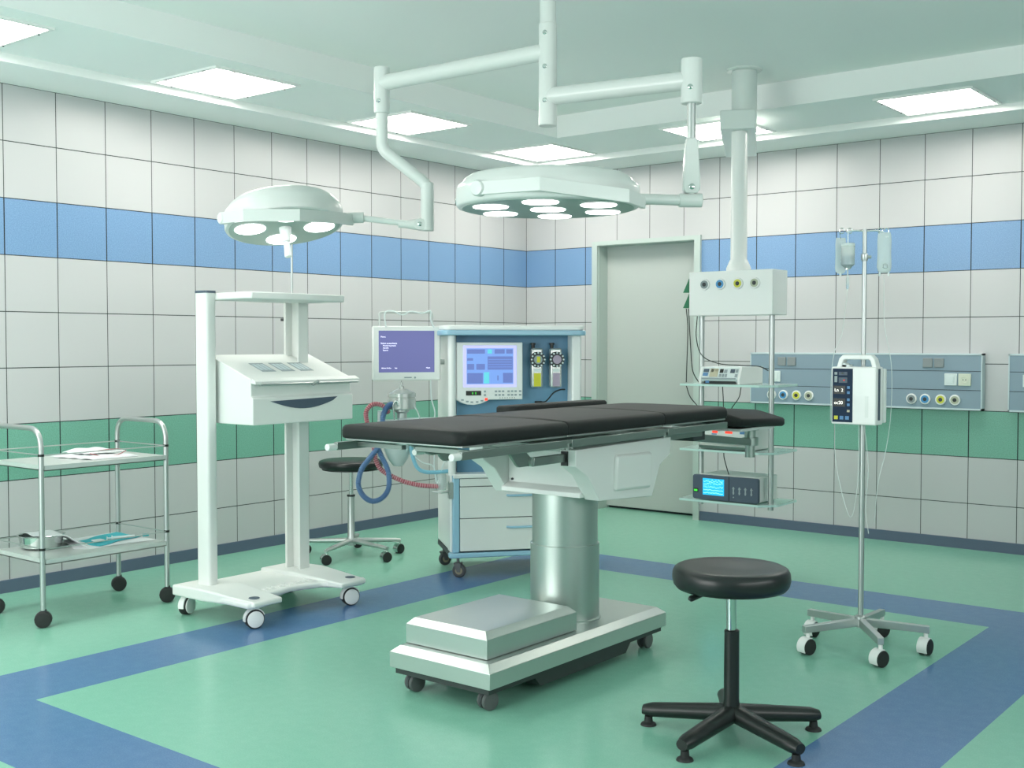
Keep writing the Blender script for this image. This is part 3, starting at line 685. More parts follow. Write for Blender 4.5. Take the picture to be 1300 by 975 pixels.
def yoke(X, R, z0, z1, angs, par, t=.018, pad=.012, zs=None):
    """flat bar bent around the front of a head: polygon at given angles"""
    rr = [R+pad]*len(angs)
    out = [(cos(radians(a))*r_, sin(radians(a))*r_) for a, r_ in angs]
    m = MB(); m.M = X
    rings = []
    for i, p in enumerate(out):
        a = atan2(p[1],p[0]); d = (cos(a),sin(a)); q = (p[0]+d[0]*t, p[1]+d[1]*t)
        k_ = zs[i] if zs else 0
        rings.append([(p[0],p[1],z0+k_),(q[0],q[1],z0+k_),(q[0],q[1],z1+k_),(p[0],p[1],z1+k_)])
    m.rings(rings); return m.build('yoke', pl, par, bevel=.002)
yoke(BX, .365, .020, .071, [(227,.372),(264,.388),(314,.405),(343,.375)], sl, zs=(0,0.0,-.032,-.032))
def on_head(X, a, R, z): return X @ Vector((cos(radians(a))*R, sin(radians(a))*R, z))
p = on_head(BX,225,.372,.046); d_ = (BX.to_3x3() @ Vector((cos(radians(235)),sin(radians(235)),0)))
MB().lathe([(.0,0),(.031,0),(.031,.022),(.026,.03),(.0,.032)],p-d_*.004,d_,28).build('pivot', pl, sl)
rivet(tuple(on_head(BX,178,.365,.03)), tuple(-rt), sl, .012)
# large head side arm, clevis and drop rod
E1 = Vector((3.935,-3.990,2.475))
A2 = Vector((PX,PY,2.487))
MB().cyl(A2,E1,.038,n=30).build('swing_arm', pl, sl)
MB().cyl(E1+Vector((0,0,-.095)),E1+Vector((0,0,.085)),.0425,n=30).build('elbow_joint', pl, sl, bevel=.004)
rivet(tuple(E1+(cd-rt*.3).normalized()*.041+Vector((0,0,-.035))),cd-rt*.3,sl,.011)
MB().cyl(E1+Vector((0,0,-.19-.06)),E1+Vector((0,0,-.09)),.018,n=24).build('drop_rod', M['tube'], sl)
cz = E1+Vector((0,0,0))
prof = [(.0,2.02),(.025,2.02),(.034,2.035),(.035,2.055),(.028,2.17),(.022,2.24),(-.022,2.24),(-.028,2.17),(-.035,2.055),(-.034,2.035),(-.025,2.02)]
m = MB(); m.M = Matrix.Translation((E1.x,E1.y,0)) @ Matrix.Rotation(radians(38.5),4,'Z')
m.prism(prof,'y',-.022,.022).build('clevis', pl, sl, bevel=.004)
rivet(tuple(Vector((E1.x,E1.y,2.045))+cd*.022),cd,sl,.012)
Hc = Vector((E1.x,E1.y,1.992))
MB().cyl(Hc-rt*.05,Hc+rt*.045,.028,n=24).build('hinge_barrel', pl, sl, bevel=.004)
MB().cyl(on_head(BX,5,.34,.045),Hc-rt*.03,.0215,n=22).build('head_rod', pl, sl)
MB().cyl(Hc,Vector((E1.x,E1.y,2.035)),.016).build('hinge_pin', pl, sl)
# small head proper
sh, SX = lamp_head(SC+Vector((0,0,-.015)),.283,.145,radians(-12),radians(-8),[(a_,.165) for a_ in (-72.5,17.5,107.5,197.5)],.073,'small_lamp_head',True)
YX = Matrix.Translation(SC) @ Matrix.Rotation(radians(38.5),4,'Z')
yoke(YX, .283, -.018, .036, [(211,.297),(249,.332),(292,.334),(334,.300),(358,.315)], sl, zs=(.004,0,0,.008,.012))
p = on_head(YX,211,.297,.012); d_ = YX.to_3x3() @ Vector((cos(radians(225)),sin(radians(225)),0))
MB().lathe([(.0,0),(.028,0),(.028,.022),(.022,.028),(.0,.03)],p-d_*.004,d_,24).build('pivot', pl, sl)
dn = SX.to_3x3() @ Vector((0,0,-1)); hc = SX @ Vector((0,0,0))
m = MB().lathe([(.0,0),(.030,0),(.028,.03),(.022,.04),(.020,.07),(.014,.075),(.017,.145),(.012,.15),(.0,.15)],hc,dn,24); m.build('sterile_handle', M['plastic_white'], sl)

# ------------------------------------------------------------------ ceiling supply pendant
GX, GY = 2.985, -1.735
gp = thing('ceiling_pendant', 'ceiling pendant with gas outlets and three glass shelves, hanging in front of the door', 'ceiling pendant', (3.0,-1.706,ZC))
pm = mat('pendant_enamel', (0.68,0.735,0.71), 0.35, coat=.1)
MB().lathe([(.0,0),(.107,0),(.107,-.008),(.10,-.014),(.076,-.016),(.076,-.016)],(3.0,-1.706,ZC),n=48).build('ceiling_flange', pm, gp)
MB().cyl((3.0,-1.706,2.70),(3.0,-1.706,ZC-.01),.076,n=44).build('upper_tube', pm, gp)
rd = Vector((-.622*cos(radians(12.3))+.783*sin(radians(12.3)), .783*cos(radians(12.3))+.622*sin(radians(12.3)),0)); rs = Vector((rd.y,-rd.x,0))
def obox(c, d, s, l0, l1, w0, w1, z0, z1):
    P = lambda a,b,z: c+d*a+s*b+Vector((0,0,z))
    return MB().rings([[P(l0,w0,z0),P(l0,w1,z0),P(l1,w1,z0),P(l1,w0,z0)],[P(l0,w0,z1),P(l0,w1,z1),P(l1,w1,z1),P(l1,w0,z1)]])
obox(Vector((2.975,-1.735,0)),rd,rs,-.11,.95,-.105,.105,2.700,2.815).build('arm_housing', pm, gp, bevel=.006)
MB().lathe([(.0,0),(.075,0),(.075,.02),(.058,.06),(.050,.075),(.048,.86),(.0,.86)],(GX,GY,1.852),n=36).build('drop_tube', M['plastic_white'], gp)
FY = -1.84
MB().box(2.701,3.262,FY,-1.64,1.584,1.853).build('outlet_box', M['plastic_white'], gp, bevel=.004)
for x, c in ((2.812,RG),(2.918,RB),(3.037,RYE),(3.147,RC)): gas_outlet(gp,(x,FY,1.774),c,.034)
for x in (2.728,3.204): MB().cyl((x,-1.725,.405),(x,-1.725,1.586),.0165,n=20).build('post', M['tube'], gp)
def shelf(z):
    q = [(2.625,-1.812),(3.165,-1.812),(3.25,-1.73),(3.24,-1.44),(2.66,-1.44),(2.60,-1.60)]
    sh_ = MB().prism(q,'z',z-.014,z).build('glass_shelf', M['glass'], gp)
    n = len(q); qo = [(2.93+(a-2.93)*1.004, -1.63+(b+1.63)*1.008) for a,b in q]; qi = [(2.93+(a-2.93)*1.0005, -1.63+(b+1.63)*1.001) for a,b in q]
    mb = MB()
    for i in range(n):
        j = (i+1) % n; z0_, z1_ = z-.013, z-.0005
        mb._add([(*qi[i],z0_),(*qi[j],z0_),(*qo[j],z0_),(*qo[i],z0_),(*qi[i],z1_),(*qi[j],z1_),(*qo[j],z1_),(*qo[i],z1_)],[(0,1,2,3),(7,6,5,4),(3,2,6,7)])
    mb.build('shelf_edge', M['glass_edge'], sh_, smooth=False)
for z in (1.163,.758,.442): shelf(z)
# the devices on it
MB_ = MB
es = thing('electrosurgical_unit', 'white unit with sloped control front on the top glass shelf of the pendant', 'medical device', (2.895,-1.66,1.164))
P_ = [(2.750,1.2),]
MB().prism([(-1.805,1.195),(-1.770,1.268),(-1.50,1.268),(-1.50,1.164+.012),(-1.79,1.164+.012)],'x',2.768,3.035).build('case', M['dev_white'], es, bevel=.003)
for x_ in (2.752,3.018): MB().prism([(-1.805,1.164),(-1.808,1.195),(-1.775,1.270),(-1.50,1.270),(-1.50,1.164)],'x',x_,x_+.018).build('cheek', M['plastic_white'], es, bevel=.002)
MB().box(2.785,3.0,-1.795,-1.785,1.166,1.192).build('lower_recess', M['black'], es)
MB().box(2.772,3.005,-1.806,-1.800,1.194,1.203).build('trim_strip', M['btn'], es)
def slope(u0,u1,v0,v1,m,name,par,h=.0015):
    a = Vector((0,-1.805,1.200)); b = Vector((0,-1.772,1.266)); nrm = Vector((0,-(b-a).z,(b-a).y)).normalized()
    P = lambda u,v,k: Vector((u,0,0))+a+(b-a)*v+nrm*k
    MB().rings([[P(u0,v0,0),P(u1,v0,0),P(u1,v1,0),P(u0,v1,0)],[P(u0,v0,h),P(u1,v0,h),P(u1,v1,h),P(u0,v1,h)]]).build(name,m,par,smooth=False)
for a in ((2.776,2.812,.55,.85,M['slate_dev']),(2.776,2.810,.2,.5,M['btn_blue']),(2.822,2.878,.12,.88,M['tan']),(2.828,2.846,.55,.85,M['black']),(2.856,2.874,.6,.85,M['tan']),
          (2.888,2.912,.5,.85,M['black']),(2.918,2.938,.5,.8,M['btn']),(2.888,2.902,.12,.4,M['btn']),(2.908,2.922,.12,.4,M['btn']),(2.928,2.942,.12,.4,M['btn']),
          (2.960,2.990,.5,.85,M['slate_dev']),(2.996,3.012,.55,.85,M['btn']),(2.996,3.012,.12,.4,M['btn'])):
    slope(a[0],a[1],a[2],a[3],a[4],'control',es)
MB().box(2.795,2.82,-1.797,-1.794,1.170,1.189).build('blue_socket', M['btn_blue'], es)
md = thing('infusion_controller', 'low pale grey unit with red number displays on the middle glass shelf', 'medical device', (2.9,-1.66,.759))
MB().box(2.752,3.10,-1.79,-1.50,.762,.895).build('case', M['paint_cart'], md, bevel=.004)
for x0,x1,m_ in ((2.842,2.878,'red_led'),(2.93,2.978,'red_led'),(3.03,3.06,'btn_blue')):
    MB().box(x0,x1,-1.7925,-1.790,.862,.888).build('display', M[m_], md, smooth=False)
MB().box(2.838,2.872,-1.7925,-1.790,.852,.858).build('label', M['btn_blue'], md, smooth=False)
MB().box(2.752,3.10,-1.792,-1.789,.822,.834).build('front_groove', M['grey_dark'], md)
MB().prism([(-1.80,.765),(-1.81,.785),(-1.79,.81),(-1.79,.765)],'x',2.756,3.09).build('lower_drawer', M['rail'], md, bevel=.002)
mo = thing('patient_monitor', 'slate grey monitor with a bright cyan screen on the lowest glass shelf', 'patient monitor', (2.94,-1.66,.443))
MB().prism([(p_[0],p_[1]) for p_ in rrect(2.712,3.158,.447,.598,.015)],'y',-1.80,-1.775).build('front_panel', M['slate_dev'], mo, bevel=.002)
MB().box(2.750,3.15,-1.775,-1.52,.448,.602).build('case', M['paint_cart'], mo, bevel=.006)
MB().box(2.962,2.966,-1.8015,-1.80,.449,.597).build('seam', M['black'], mo)
sc_ = MB().box(2.784,2.930,-1.803,-1.80,.476,.578).build('screen', M['scr_cyan'], mo, smooth=False)
wv = MB(); random.seed(3)
for row in range(5):
    z = .565-row*.018; pts=[]
    for i in range(26):
        pts.append((2.790+i*.0054, z-.005+random.choice((0,.002,.006,.010,-.002))*(1.2 if row<3 else .4)))
    for i in range(25):
        wv._add([(pts[i][0],-1.8036,pts[i][1]-.0011),(pts[i+1][0],-1.8036,pts[i+1][1]-.0011),(pts[i+1][0],-1.8036,pts[i+1][1]+.0011),(pts[i][0],-1.8036,pts[i][1]+.0011)],[(0,1,2,3)])
wv.build('waveforms', M['scr_wave'], sc_, smooth=False)
MB().box(2.719,2.752,-1.8035,-1.80,.488,.512).build('button_surround', M['black'], mo, bevel=.002)
MB().box(2.724,2.747,-1.805,-1.8035,.494,.506).build('power_light', M['green_led'], mo, smooth=False)
for x in (2.995,3.035,3.075,3.115):
    kb = MB().box(x-.004,x+.004,-1.804,-1.80,.492,.538).box(x-.009,x+.009,-1.803,-1.80,.525,.53).box(x-.007,x+.007,-1.803,-1.80,.500,.504)
    kb.build('socket_port', M['btn'], mo)
kb = MB().cyl((2.995,-1.80,.475),(2.995,-1.803,.475),.004).build('socket_port', M['btn'], mo)
# hooks on the outlet box and cables
for z0 in (0,-.095):
    m = MB(); m.M = Matrix.Translation((2.700,0,z0)); m.prism([(0,1.815),(0,1.728),(-.042,1.728)],'y',-1.84,-1.81).build('cable_hook', M['green'], gp, bevel=.001)
CG = 'black cables hanging from the pendant'
cable('cable','black cable from the lower green hook down to the edge of the top glass shelf',[(2.668,-1.815,1.63),(2.665,-1.79,1.5),(2.66,-1.79,1.3),(2.662,-1.80,1.17)],.0030,M['cable'],'cable',CG)
cable('cable','black cable from the green hooks that bends right towards the white unit',[(2.684,-1.815,1.63),(2.685,-1.79,1.4),(2.70,-1.79,1.25),(2.715,-1.75,1.18),(2.70,-1.70,1.168)],.0030,M['cable'],'cable',CG)
cable('cable','long black cable swinging from the outlet box across to the right pendant post',[(2.715,-1.76,1.585),(2.72,-1.78,1.45),(2.76,-1.78,1.34),(2.87,-1.77,1.29),(3.02,-1.765,1.28),(3.14,-1.765,1.275),(3.195,-1.75,1.25)],.0030,M['cable'],'cable',CG)
cable('cable','black cable hanging below the left end of the top glass shelf',[(2.662,-1.80,1.150),(2.69,-1.80,1.08),(2.74,-1.79,1.02),(2.78,-1.77,.95),(2.79,-1.76,.897)],.0030,M['cable'],'cable',CG)
cable('cable','black cable running straight down from the middle of the top glass shelf',[(2.862,-1.70,1.150),(2.868,-1.70,1.05),(2.872,-1.70,.897)],.0030,M['cable'],'cable',CG)
cable('cable','black cable curving down from the right underside of the top glass shelf',[(2.99,-1.70,1.150),(2.975,-1.70,1.08),(2.92,-1.70,1.0),(2.895,-1.70,.897)],.0030,M['cable'],'cable',CG)
cable('cable','short black cable between the middle glass shelf and the grey monitor',[(2.905,-1.76,.745),(2.91,-1.76,.70),(2.93,-1.74,.604)],.0030,M['cable'],'cable',CG)

# ------------------------------------------------------------------ anaesthesia machine
AN = (1.74,-2.93,0.0); AR = atan2(.781,.624)
am = thing('anaesthesia_machine', 'white and pale blue anaesthesia machine with a lit touch screen, behind the operating table', 'anaesthesia machine', AN, AR)
def B(*a): return MB(False).box(*a)
B(-.03,.02,.10,.52,.15,1.468).build('side_column', M['plastic_white'], am, bevel=.012, seg=3)
MB(False).cyl((-.022,.03,.62),(-.022,.03,1.462),.024,n=20).build('front_post', M['plastic_white'], am)
MB(False).cyl((.745,.03,.62),(.745,.03,1.462),.024,n=20).build('front_post', M['plastic_white'], am)
B(-.022,.02,.0,.05,.15,.62).build('side_column', M['blue_light'], am, bevel=.008)
B(-.035,-.005,.03,.12,.15,.70).build('side_column', M['plastic_white'], am, bevel=.008)
B(.72,.78,.0,.52,.15,1.468).build('side_column', M['plastic_white'], am, bevel=.012, seg=3)
B(.02,.72,.10,.12,.62,1.468).build('back_panel', M['blue_panel'], am)
B(.02,.72,.12,.52,.14,1.46).build('rear_housing', M['paint'], am)
q = rrect(-.10,.79,-.10,.56,.05)
MB(False).prism(q,'z',1.462,1.492).build('top_edge', M['blue_light'], am, bevel=.006)
MB(False).prism(rrect(-.09,.78,-.09,.55,.05),'z',1.492,1.522).build('top_shelf', M['plastic_white'], am, bevel=.008)
B(-.02,.72,-.01,.12,.602,.628).build('worktop', M['plastic_white'], am, bevel=.006)
B(.02,.72,.01,.5,.158,.60).build('drawer_carcass', M['grey_dark'], am)
for z0,z1,hx0 in ((.553,.598,None),(.360,.548,.33),(.160,.355,.33)):
    d = B(.022,.718,-.003,.012,z0,z1).build('drawer', M['paint_cart'], am, bevel=.003)
    if hx0:
        zc = z1-.055
        MB(False).tube(bez([(.31,-.004,zc),(.335,-.022,zc),(.40,-.026,zc),(.465,-.022,zc),(.49,-.004,zc)],4),.007).build('drawer_handle', M['blue_light'], d)
B(-.045,.78,-.01,.05,.120,.150).build('base_rail', M['blue_light'], am, bevel=.008)
B(-.03,.78,.05,.52,.12,.150).build('base_plate', M['grey_dark'], am)
for (u_, v_, a) in ((.02,.02,-.5),(-.0,.42,.3),(.72,.02,.2),(.72,.45,.6)):
    caster(am, u_, v_, .042, M['grey_wheel'], M['grey_dark'], AR*0+a+pi/2*0, .122, 'fork', False)
# main monitor
poly = [(.008,1.42),(.008,1.075),(.035,1.056),(.07,1.045),(.11,1.042),(.15,1.048),(.185,1.062),(.205,1.073),(.413,1.073),(.413,1.42)]
bz = MB(False).prism(poly,'y',.02,.09).build('monitor_casing', M['plastic_white'], am, bevel=.004)
g0 = B(.046,.374,.0185,.020,1.150,1.400).build('screen', M['scr_glow'], bz, smooth=False)
def sfield(u0,u1,z0,z1,m,name='screen_field'): B(u0,u1,.0172,.0186,z0,z1).build(name, M[m], bz, smooth=False)
sfield(.066,.354,1.168,1.384,'scr_blue')
for a in ((.070,.178,1.352,1.378,'scr_dk'),(.195,.222,1.352,1.378,'scr_teal'),(.238,.300,1.352,1.378,'scr_dk'),(.310,.350,1.352,1.378,'scr_dk'),
          (.195,.350,1.255,1.335,'scr_dk'),(.125,.178,1.255,1.290,'scr_dk'),(.070,.112,1.255,1.290,'scr_dk'),(.070,.165,1.172,1.235,'scr_dk'),(.172,.205,1.172,1.240,'scr_teal'),
          (.212,.240,1.176,1.235,'scr_blue'),(.255,.262,1.190,1.220,'scr_dk'),(.290,.350,1.176,1.235,'scr_dk'),(.070,.105,1.31,1.325,'scr_dk')):
    B(a[0],a[1],.0162,.0172,a[2],a[3]).build('screen_field', M[a[4]], bz, smooth=False)
for z in (1.27,1.285,1.30,1.315): B(.200,.345,.0155,.0162,z,z+.0022).build('screen_line', M['scr_blue'], bz, smooth=False)
B(.062,.155,.017,.020,1.100,1.128).build('readout_window', M['black'], bz, smooth=False)
text_mesh('readout','8  8',.018, Matrix.Translation((.098,.0165,1.107))@TX, M['green_led'], bz)
for i in range(3):
    for j in range(2):
        for g_ in (0,1): B(.240+g_*.078+i*.022,.254+g_*.078+i*.022,.0175,.020,1.118-j*.022,1.129-j*.022).build('key', M['btn'], bz, smooth=False)
for j in range(2): B(.172,.184,.0175,.020,1.118-j*.022,1.129-j*.022).build('key', M['btn'], bz, smooth=False); B(.39,.404,.0175,.020,1.118-j*.022,1.129-j*.022).build('key', M['btn'], bz, smooth=False)
for i in range(7): B(.270+i*.015,.274+i*.015,.0175,.020,1.082,1.086).build('indicator', M['grey_dark'], bz, smooth=False)
for i,(u_,z_) in enumerate(((.04,1.074),(.07,1.064),(.098,1.06),(.13,1.061),(.16,1.068))): B(u_-.008,u_+.008,.0175,.020,z_-.005,z_+.004).build('key', M['btn'], bz, smooth=False)
B(.178,.194,.0165,.020,1.068,1.084).build('stop_key', M['red_led'], bz, smooth=False)
# vaporisers
for u0, m_, nm in ((.512,'yellow','yellow'),(.632,'pink','mauve')):
    v = MB(False).box(u0-.036,u0+.036,.045,.10,1.143,1.385).build('vaporiser', M['chrome_b'] if 'chrome_b' in M else M['steel_base'], am, bevel=.012, seg=3)
    dlr = MB(False).lathe([(.0,0),(.048,0),(.048,.012),(.042,.018),(.0,.018)],(u0,.045,1.315),(0,-1,0),32).build('dial', M['grey_dark'], v)
    for k_ in range(12):
        a = 2*pi*k_/12; MB(False).cyl((u0+cos(a)*.041,.027,1.315+sin(a)*.041),(u0+cos(a)*.041,.0225,1.315+sin(a)*.041),.0055,n=10).build('dial_dot', M['dev_white'], v, smooth=False) if k_%1==0 else None
    MB(False).lathe([(.0,0),(.027,0),(.026,.006),(.0,.006)],(u0,.027,1.315),(0,-1,0),24).build('dial_cap', M['yellow' if nm=='yellow' else 'pink'] if nm!='yellow' else M['btn'], v)
    if nm=='yellow': MB(False).box(u0-.009,u0+.011,.018,.021,1.297,1.334).build('dial_mark', M['yellow'], v)
    MB(False).box(u0-.022,u0+.022,.042,.045,1.150,1.232).build('window', M[m_], v, bevel=.001)
    MB(False).box(u0-.020,u0+.020,.042,.045,1.240,1.258).build('label', M['dev_white'], v)
    MB(False).cyl((u0-.022,.07,1.385),(u0-.022,.07,1.412),.011).lathe([(.0,0),(.016,0),(.016,.012),(.0,.014)],(u0-.022,.07,1.405)).build('filler_knob', M['black'], v)
MB(False).cyl((.515,.03,1.025),(.515,.03,1.062),.024).build('cable_plug', M['black'], am, bevel=.004)
MB(False).tube(bez([(.52,.03,1.055),(.56,.02,1.06),(.61,.03,1.11),(.66,.06,1.128),(.70,.10,1.128)],6),.0045).build('plug_cable', M['cable'], am)
# second screen on an arm to the left
SV = .10
tb2 = B(-.490,-.078,SV,SV+.045,1.190,1.518).build('side_screen_casing', M['plastic_white'], am, bevel=.008)
ss = B(-.453,-.117,SV-.0015,SV,1.240,1.490).build('side_screen', M['scr_violet'], tb2, smooth=False)
def sx(t,u_,z_,s_): text_mesh('screen_text',t,s_,Matrix.Translation((u_,SV-.0022,z_))@TX,M['scr_text'],tb2)
sx('Menu',-.441,1.449,.013); sx('Select anaesthesia',-.441,1.410,.0135); sx('Monitoring mode',-.428,1.397,.011); sx('Standby',-.428,1.383,.011); sx('System',-.428,1.369,.011)
sx('Alarm limits',-.438,1.262,.012); sx('Set',-.358,1.262,.012); sx('Next',-.168,1.263,.012)
B(-.30,-.255,SV-.002,SV,1.205,1.212).build('logo_bar', M['btn'], tb2, smooth=False); MB(False).cyl((-.235,SV,1.208),(-.235,SV-.003,1.208),.006).build('power_button', M['btn'], tb2)
MB(False).tube(smoothbend([Vector(p_) for p_ in ((-.28,SV+.04,1.30),(-.28,SV+.12,1.30),(-.03,SV+.16,1.30))],.03),.016).build('screen_arm', M['tube'], am)
MB(False).tube(smoothbend([Vector(p_) for p_ in ((-.445,SV+.02,1.51),(-.445,SV+.02,1.600),(-.125,SV+.02,1.600),(-.125,SV+.02,1.51))],.015),.006).build('top_rail', M['tube'], am)
MB(False).tube(bez([(-.41,SV,1.51),(-.415,SV,1.595),(-.37,SV,1.608),(-.31,SV,1.585),(-.26,SV,1.606),(-.19,SV,1.595),(-.14,SV,1.61),(-.14,SV,1.56),(-.12,SV,1.51)],5),.004).build('top_tubing', M['dev_white'], am)
# breathing system
bs = B(-.34,-.03,.08,.12,.94,.965).build('breathing_mount', M['dev_white'], am, bevel=.003)
MB(False).lathe([(.0,0),(.082,0),(.084,.004),(.084,.060),(.080,.063),(.080,.070),(.084,.073),(.084,.094),(.078,.097),(.035,.118),(.014,.122),(.014,.134),(.007,.138),(.007,.158),(.0,.16)],(-.315,.10,1.02),n=40).build('absorber', M['chrome_b'], am, angle=25)
MB(False).lathe([(.0,0),(.03,0),(.03,.03),(.045,.04),(.045,.055),(.0,.055)],(-.315,.10,.965)).build('absorber_neck', M['tube'], am)
MB(False).tube(bez([(-.37,.02,.96),(-.375,.02,1.05),(-.355,.02,1.07),(-.345,.02,1.04)],5),.006).build('valve_tube', M['chrome'], am)
MB(False).cyl((-.44,.10,.955),(-.44,.10,1.01),.022).build('valve_housing', M['dev_white'], am)
MB(False).box(-.46,-.2,.07,.13,.935,.955).build('manifold', M['dev_white'], am, bevel=.004)
MB(False).tube(bez([(-.27,.05,1.05),(-.235,.05,1.02),(-.215,.05,.97),(-.22,.05,.94)],5),.005).build('sensor_tube', M['clear'], am)
MB(False).lathe([(.0,0),(.03,.006),(.058,.045),(.084,.11),(.092,.17),(.086,.225),(.055,.248),(.022,.258),(.0,.258)],(-.340,.10,.672),n=28).build('breathing_bag', M['bag_white'] if 'bag_white' in M else mat('breathing_bag',(.55,.68,.66),.35,trans=.25), am)
def hose(pts, r, m, name):
    P = bez(pts, 22); rf = lambda i: r*(1+.16*(1 if i%2 else -1)); return MB(False).tube(P, r, 14, rf).build(name, m, am, angle=80)
M['red_rings'] = mat('pale_ring', (0.72,0.42,0.45), 0.4)
h1 = [(-.525,.06,.93),(-.535,.06,1.0),(-.505,.06,1.045),(-.46,.06,1.052),(-.42,.06,1.03),(-.40,.08,1.0)]
h2 = [(-.525,.06,.93),(-.500,.03,.85),(-.490,.03,.78),(-.480,.03,.72),(-.45,.03,.665),(-.39,.03,.625),(-.30,.03,.585),(-.20,.03,.562),(-.09,.04,.552)]
hose(h1+[] ,.013,M['red_hose'],'red_hose'); hose(h2,.013,M['red_hose'],'red_hose')
def rings_on(pts, r, m, every=.011):
    P = bez(pts, 30); acc = 0; mb = MB(False); last = P[0]
    for i in range(1,len(P)):
        acc += (P[i]-P[i-1]).length
        if acc > every:
            acc = 0; d = (P[i]-P[i-1]).normalized(); mb.cyl(P[i]-d*.0026,P[i]+d*.0026,r,n=12)
    return mb
rings_on(h1,.0145,None).build('hose_rings',M['red_rings'],am); rings_on(h2,.0145,None).build('hose_rings',M['red_rings'],am)
hose([(-.31,.08,1.065),(-.36,.06,1.06),(-.41,.05,1.035),(-.435,.04,.98),(-.44,.03,.90),(-.455,.02,.82),(-.51,.02,.745),(-.565,.02,.67),(-.585,.02,.58),(-.555,.02,.51),(-.50,.02,.478),(-.44,.02,.50),(-.405,.02,.56),(-.41,.02,.66),(-.45,.03,.75),(-.475,.04,.83),(-.46,.05,.93)],.0155,M['blue_hose'],'blue_hose')
MB(False).tube(bez([(-.275,.06,.93),(-.27,.05,.84),(-.262,.04,.75),(-.235,.03,.675),(-.19,.03,.645),(-.12,.03,.640),(-.03,.04,.645)],8),.012).build('blue_pipe', M['cyan_hose'], am)
MB(False).tube(bez([(-.25,.05,.80),(-.245,.04,.74),(-.20,.03,.70),(-.14,.03,.68),(-.12,.03,.62),(-.11,.03,.58),(-.07,.03,.70),(-.05,.04,.70)],6),.004).build('sample_tube', M['dev_white'], am)
MB(False).tube(bez([(-.14,.10,1.19),(-.135,.10,1.08),(-.115,.10,1.0),(-.12,.10,.93),(-.125,.05,.80),(-.13,.03,.68),(-.12,.03,.58)],6),.004).build('sample_tube', M['dev_white'], am)
MB(False).lathe([(.0,0),(.03,0),(.034,.03),(.03,.09),(.022,.11),(.0,.112)],(-.085,.05,.53)).build('water_trap', M['clear'], am)
MB(False).tube([(-.14,.03,.525),(-.09,.0,.52),(-.03,.01,.522),(.0,.04,.522)],.006).box(-.045,-.02,.0,.05,.48,.58).build('trap_bracket', M['tube'], am)

# ------------------------------------------------------------------ white equipment cart
ec = thing('equipment_cart', 'tall white equipment cart with two posts and a sloped console, left of the operating table', 'equipment cart', (1.48,-4.15,0))
pc = M['paint_cart']
MB().prism(rrect(1.302,1.405,-4.478,-4.415,.018),'z',.15,1.672).build('post', pc, ec, angle=60)
MB().prism(rrect(1.300,1.407,-4.480,-4.413,.018),'z',1.672,1.684).build('post_cap', M['slate_dev'], ec, angle=60)
# far post: channel section, open to the front
ch = [(1.318,-3.90),(1.335,-3.90),(1.335,-3.855),(1.425,-3.855),(1.425,-3.90),(1.442,-3.90),(1.442,-3.83),(1.318,-3.83)]
MB().prism(ch,'z',.16,1.64).build('post', pc, ec, bevel=.003)
ts = MB().prism([(1.33,-4.413),(1.672,-4.455),(1.720,-4.44),(1.725,-3.83),(1.70,-3.80),(1.33,-3.80)],'z',1.636,1.672).build('top_shelf', pc, ec, bevel=.006)
MB().cyl((1.35,-3.865,1.672),(1.35,-3.865,1.985),.006,n=14).build('rod', M['tube'], ec)
MB().cyl((1.318,-3.88,1.545),(1.295,-3.90,1.545),.008).build('post_knob', M['grey_dark'], ec)
# console
con = [(1.313,1.355),(1.665,1.229),(1.672,1.145),(1.672,1.0),(1.313,1.0)]
cc = MB().prism([(1.313,1.355),(1.655,1.232),(1.655,1.145),(1.672,1.135),(1.672,1.0),(1.313,1.0)],'y',-4.40,-3.715).build('console', pc, ec, bevel=.004)
ln = MB().prism([(1.655,1.238),(1.690,1.222),(1.690,1.206),(1.655,1.21)],'y',-4.398,-3.68).build('console_lip', pc, cc, bevel=.002)
MB().cyl((1.698,-4.37,1.205),(1.698,-3.70,1.205),.005,n=10).cyl((1.70,-4.03,1.197),(1.70,-3.99,1.215),.009).build('lip_rod', M['tube'], cc)
# dark slot shaped like a shallow crescent
n = 14; cres = [(-4.29,1.118)] + [(-4.29+.46*i/n, 1.118-.045*sin(pi*i/n)) for i in range(1,n)] + [(-3.83,1.128)]
MB().prism(cres,'x',1.668,1.675).build('handle_recess', M['slate_dev'], cc)
def on_slope(y0,y1,t0,t1,m,name,h=.0015):
    a=Vector((1.313,0,1.355)); b=Vector((1.655,0,1.232)); nr=Vector((.1,0,.28)).normalized()
    P=lambda y,t,k: a+(b-a)*t+Vector((0,y,0))+nr*k
    return MB().rings([[P(y0,t0,0),P(y1,t0,0),P(y1,t1,0),P(y0,t1,0)],[P(y0,t0,h),P(y1,t0,h),P(y1,t1,h),P(y0,t1,h)]]).build(name,m,cc,smooth=False)
for y in (-4.20,-4.07,-3.94):
    on_slope(y-.045,y+.045,.38,.72,M['btn'],'vent_label'); 
    for k_ in range(3): on_slope(y-.038+.027*k_,y-.018+.027*k_,.43,.66,M['wallpanel_edge'],'vent_mark',.0022)
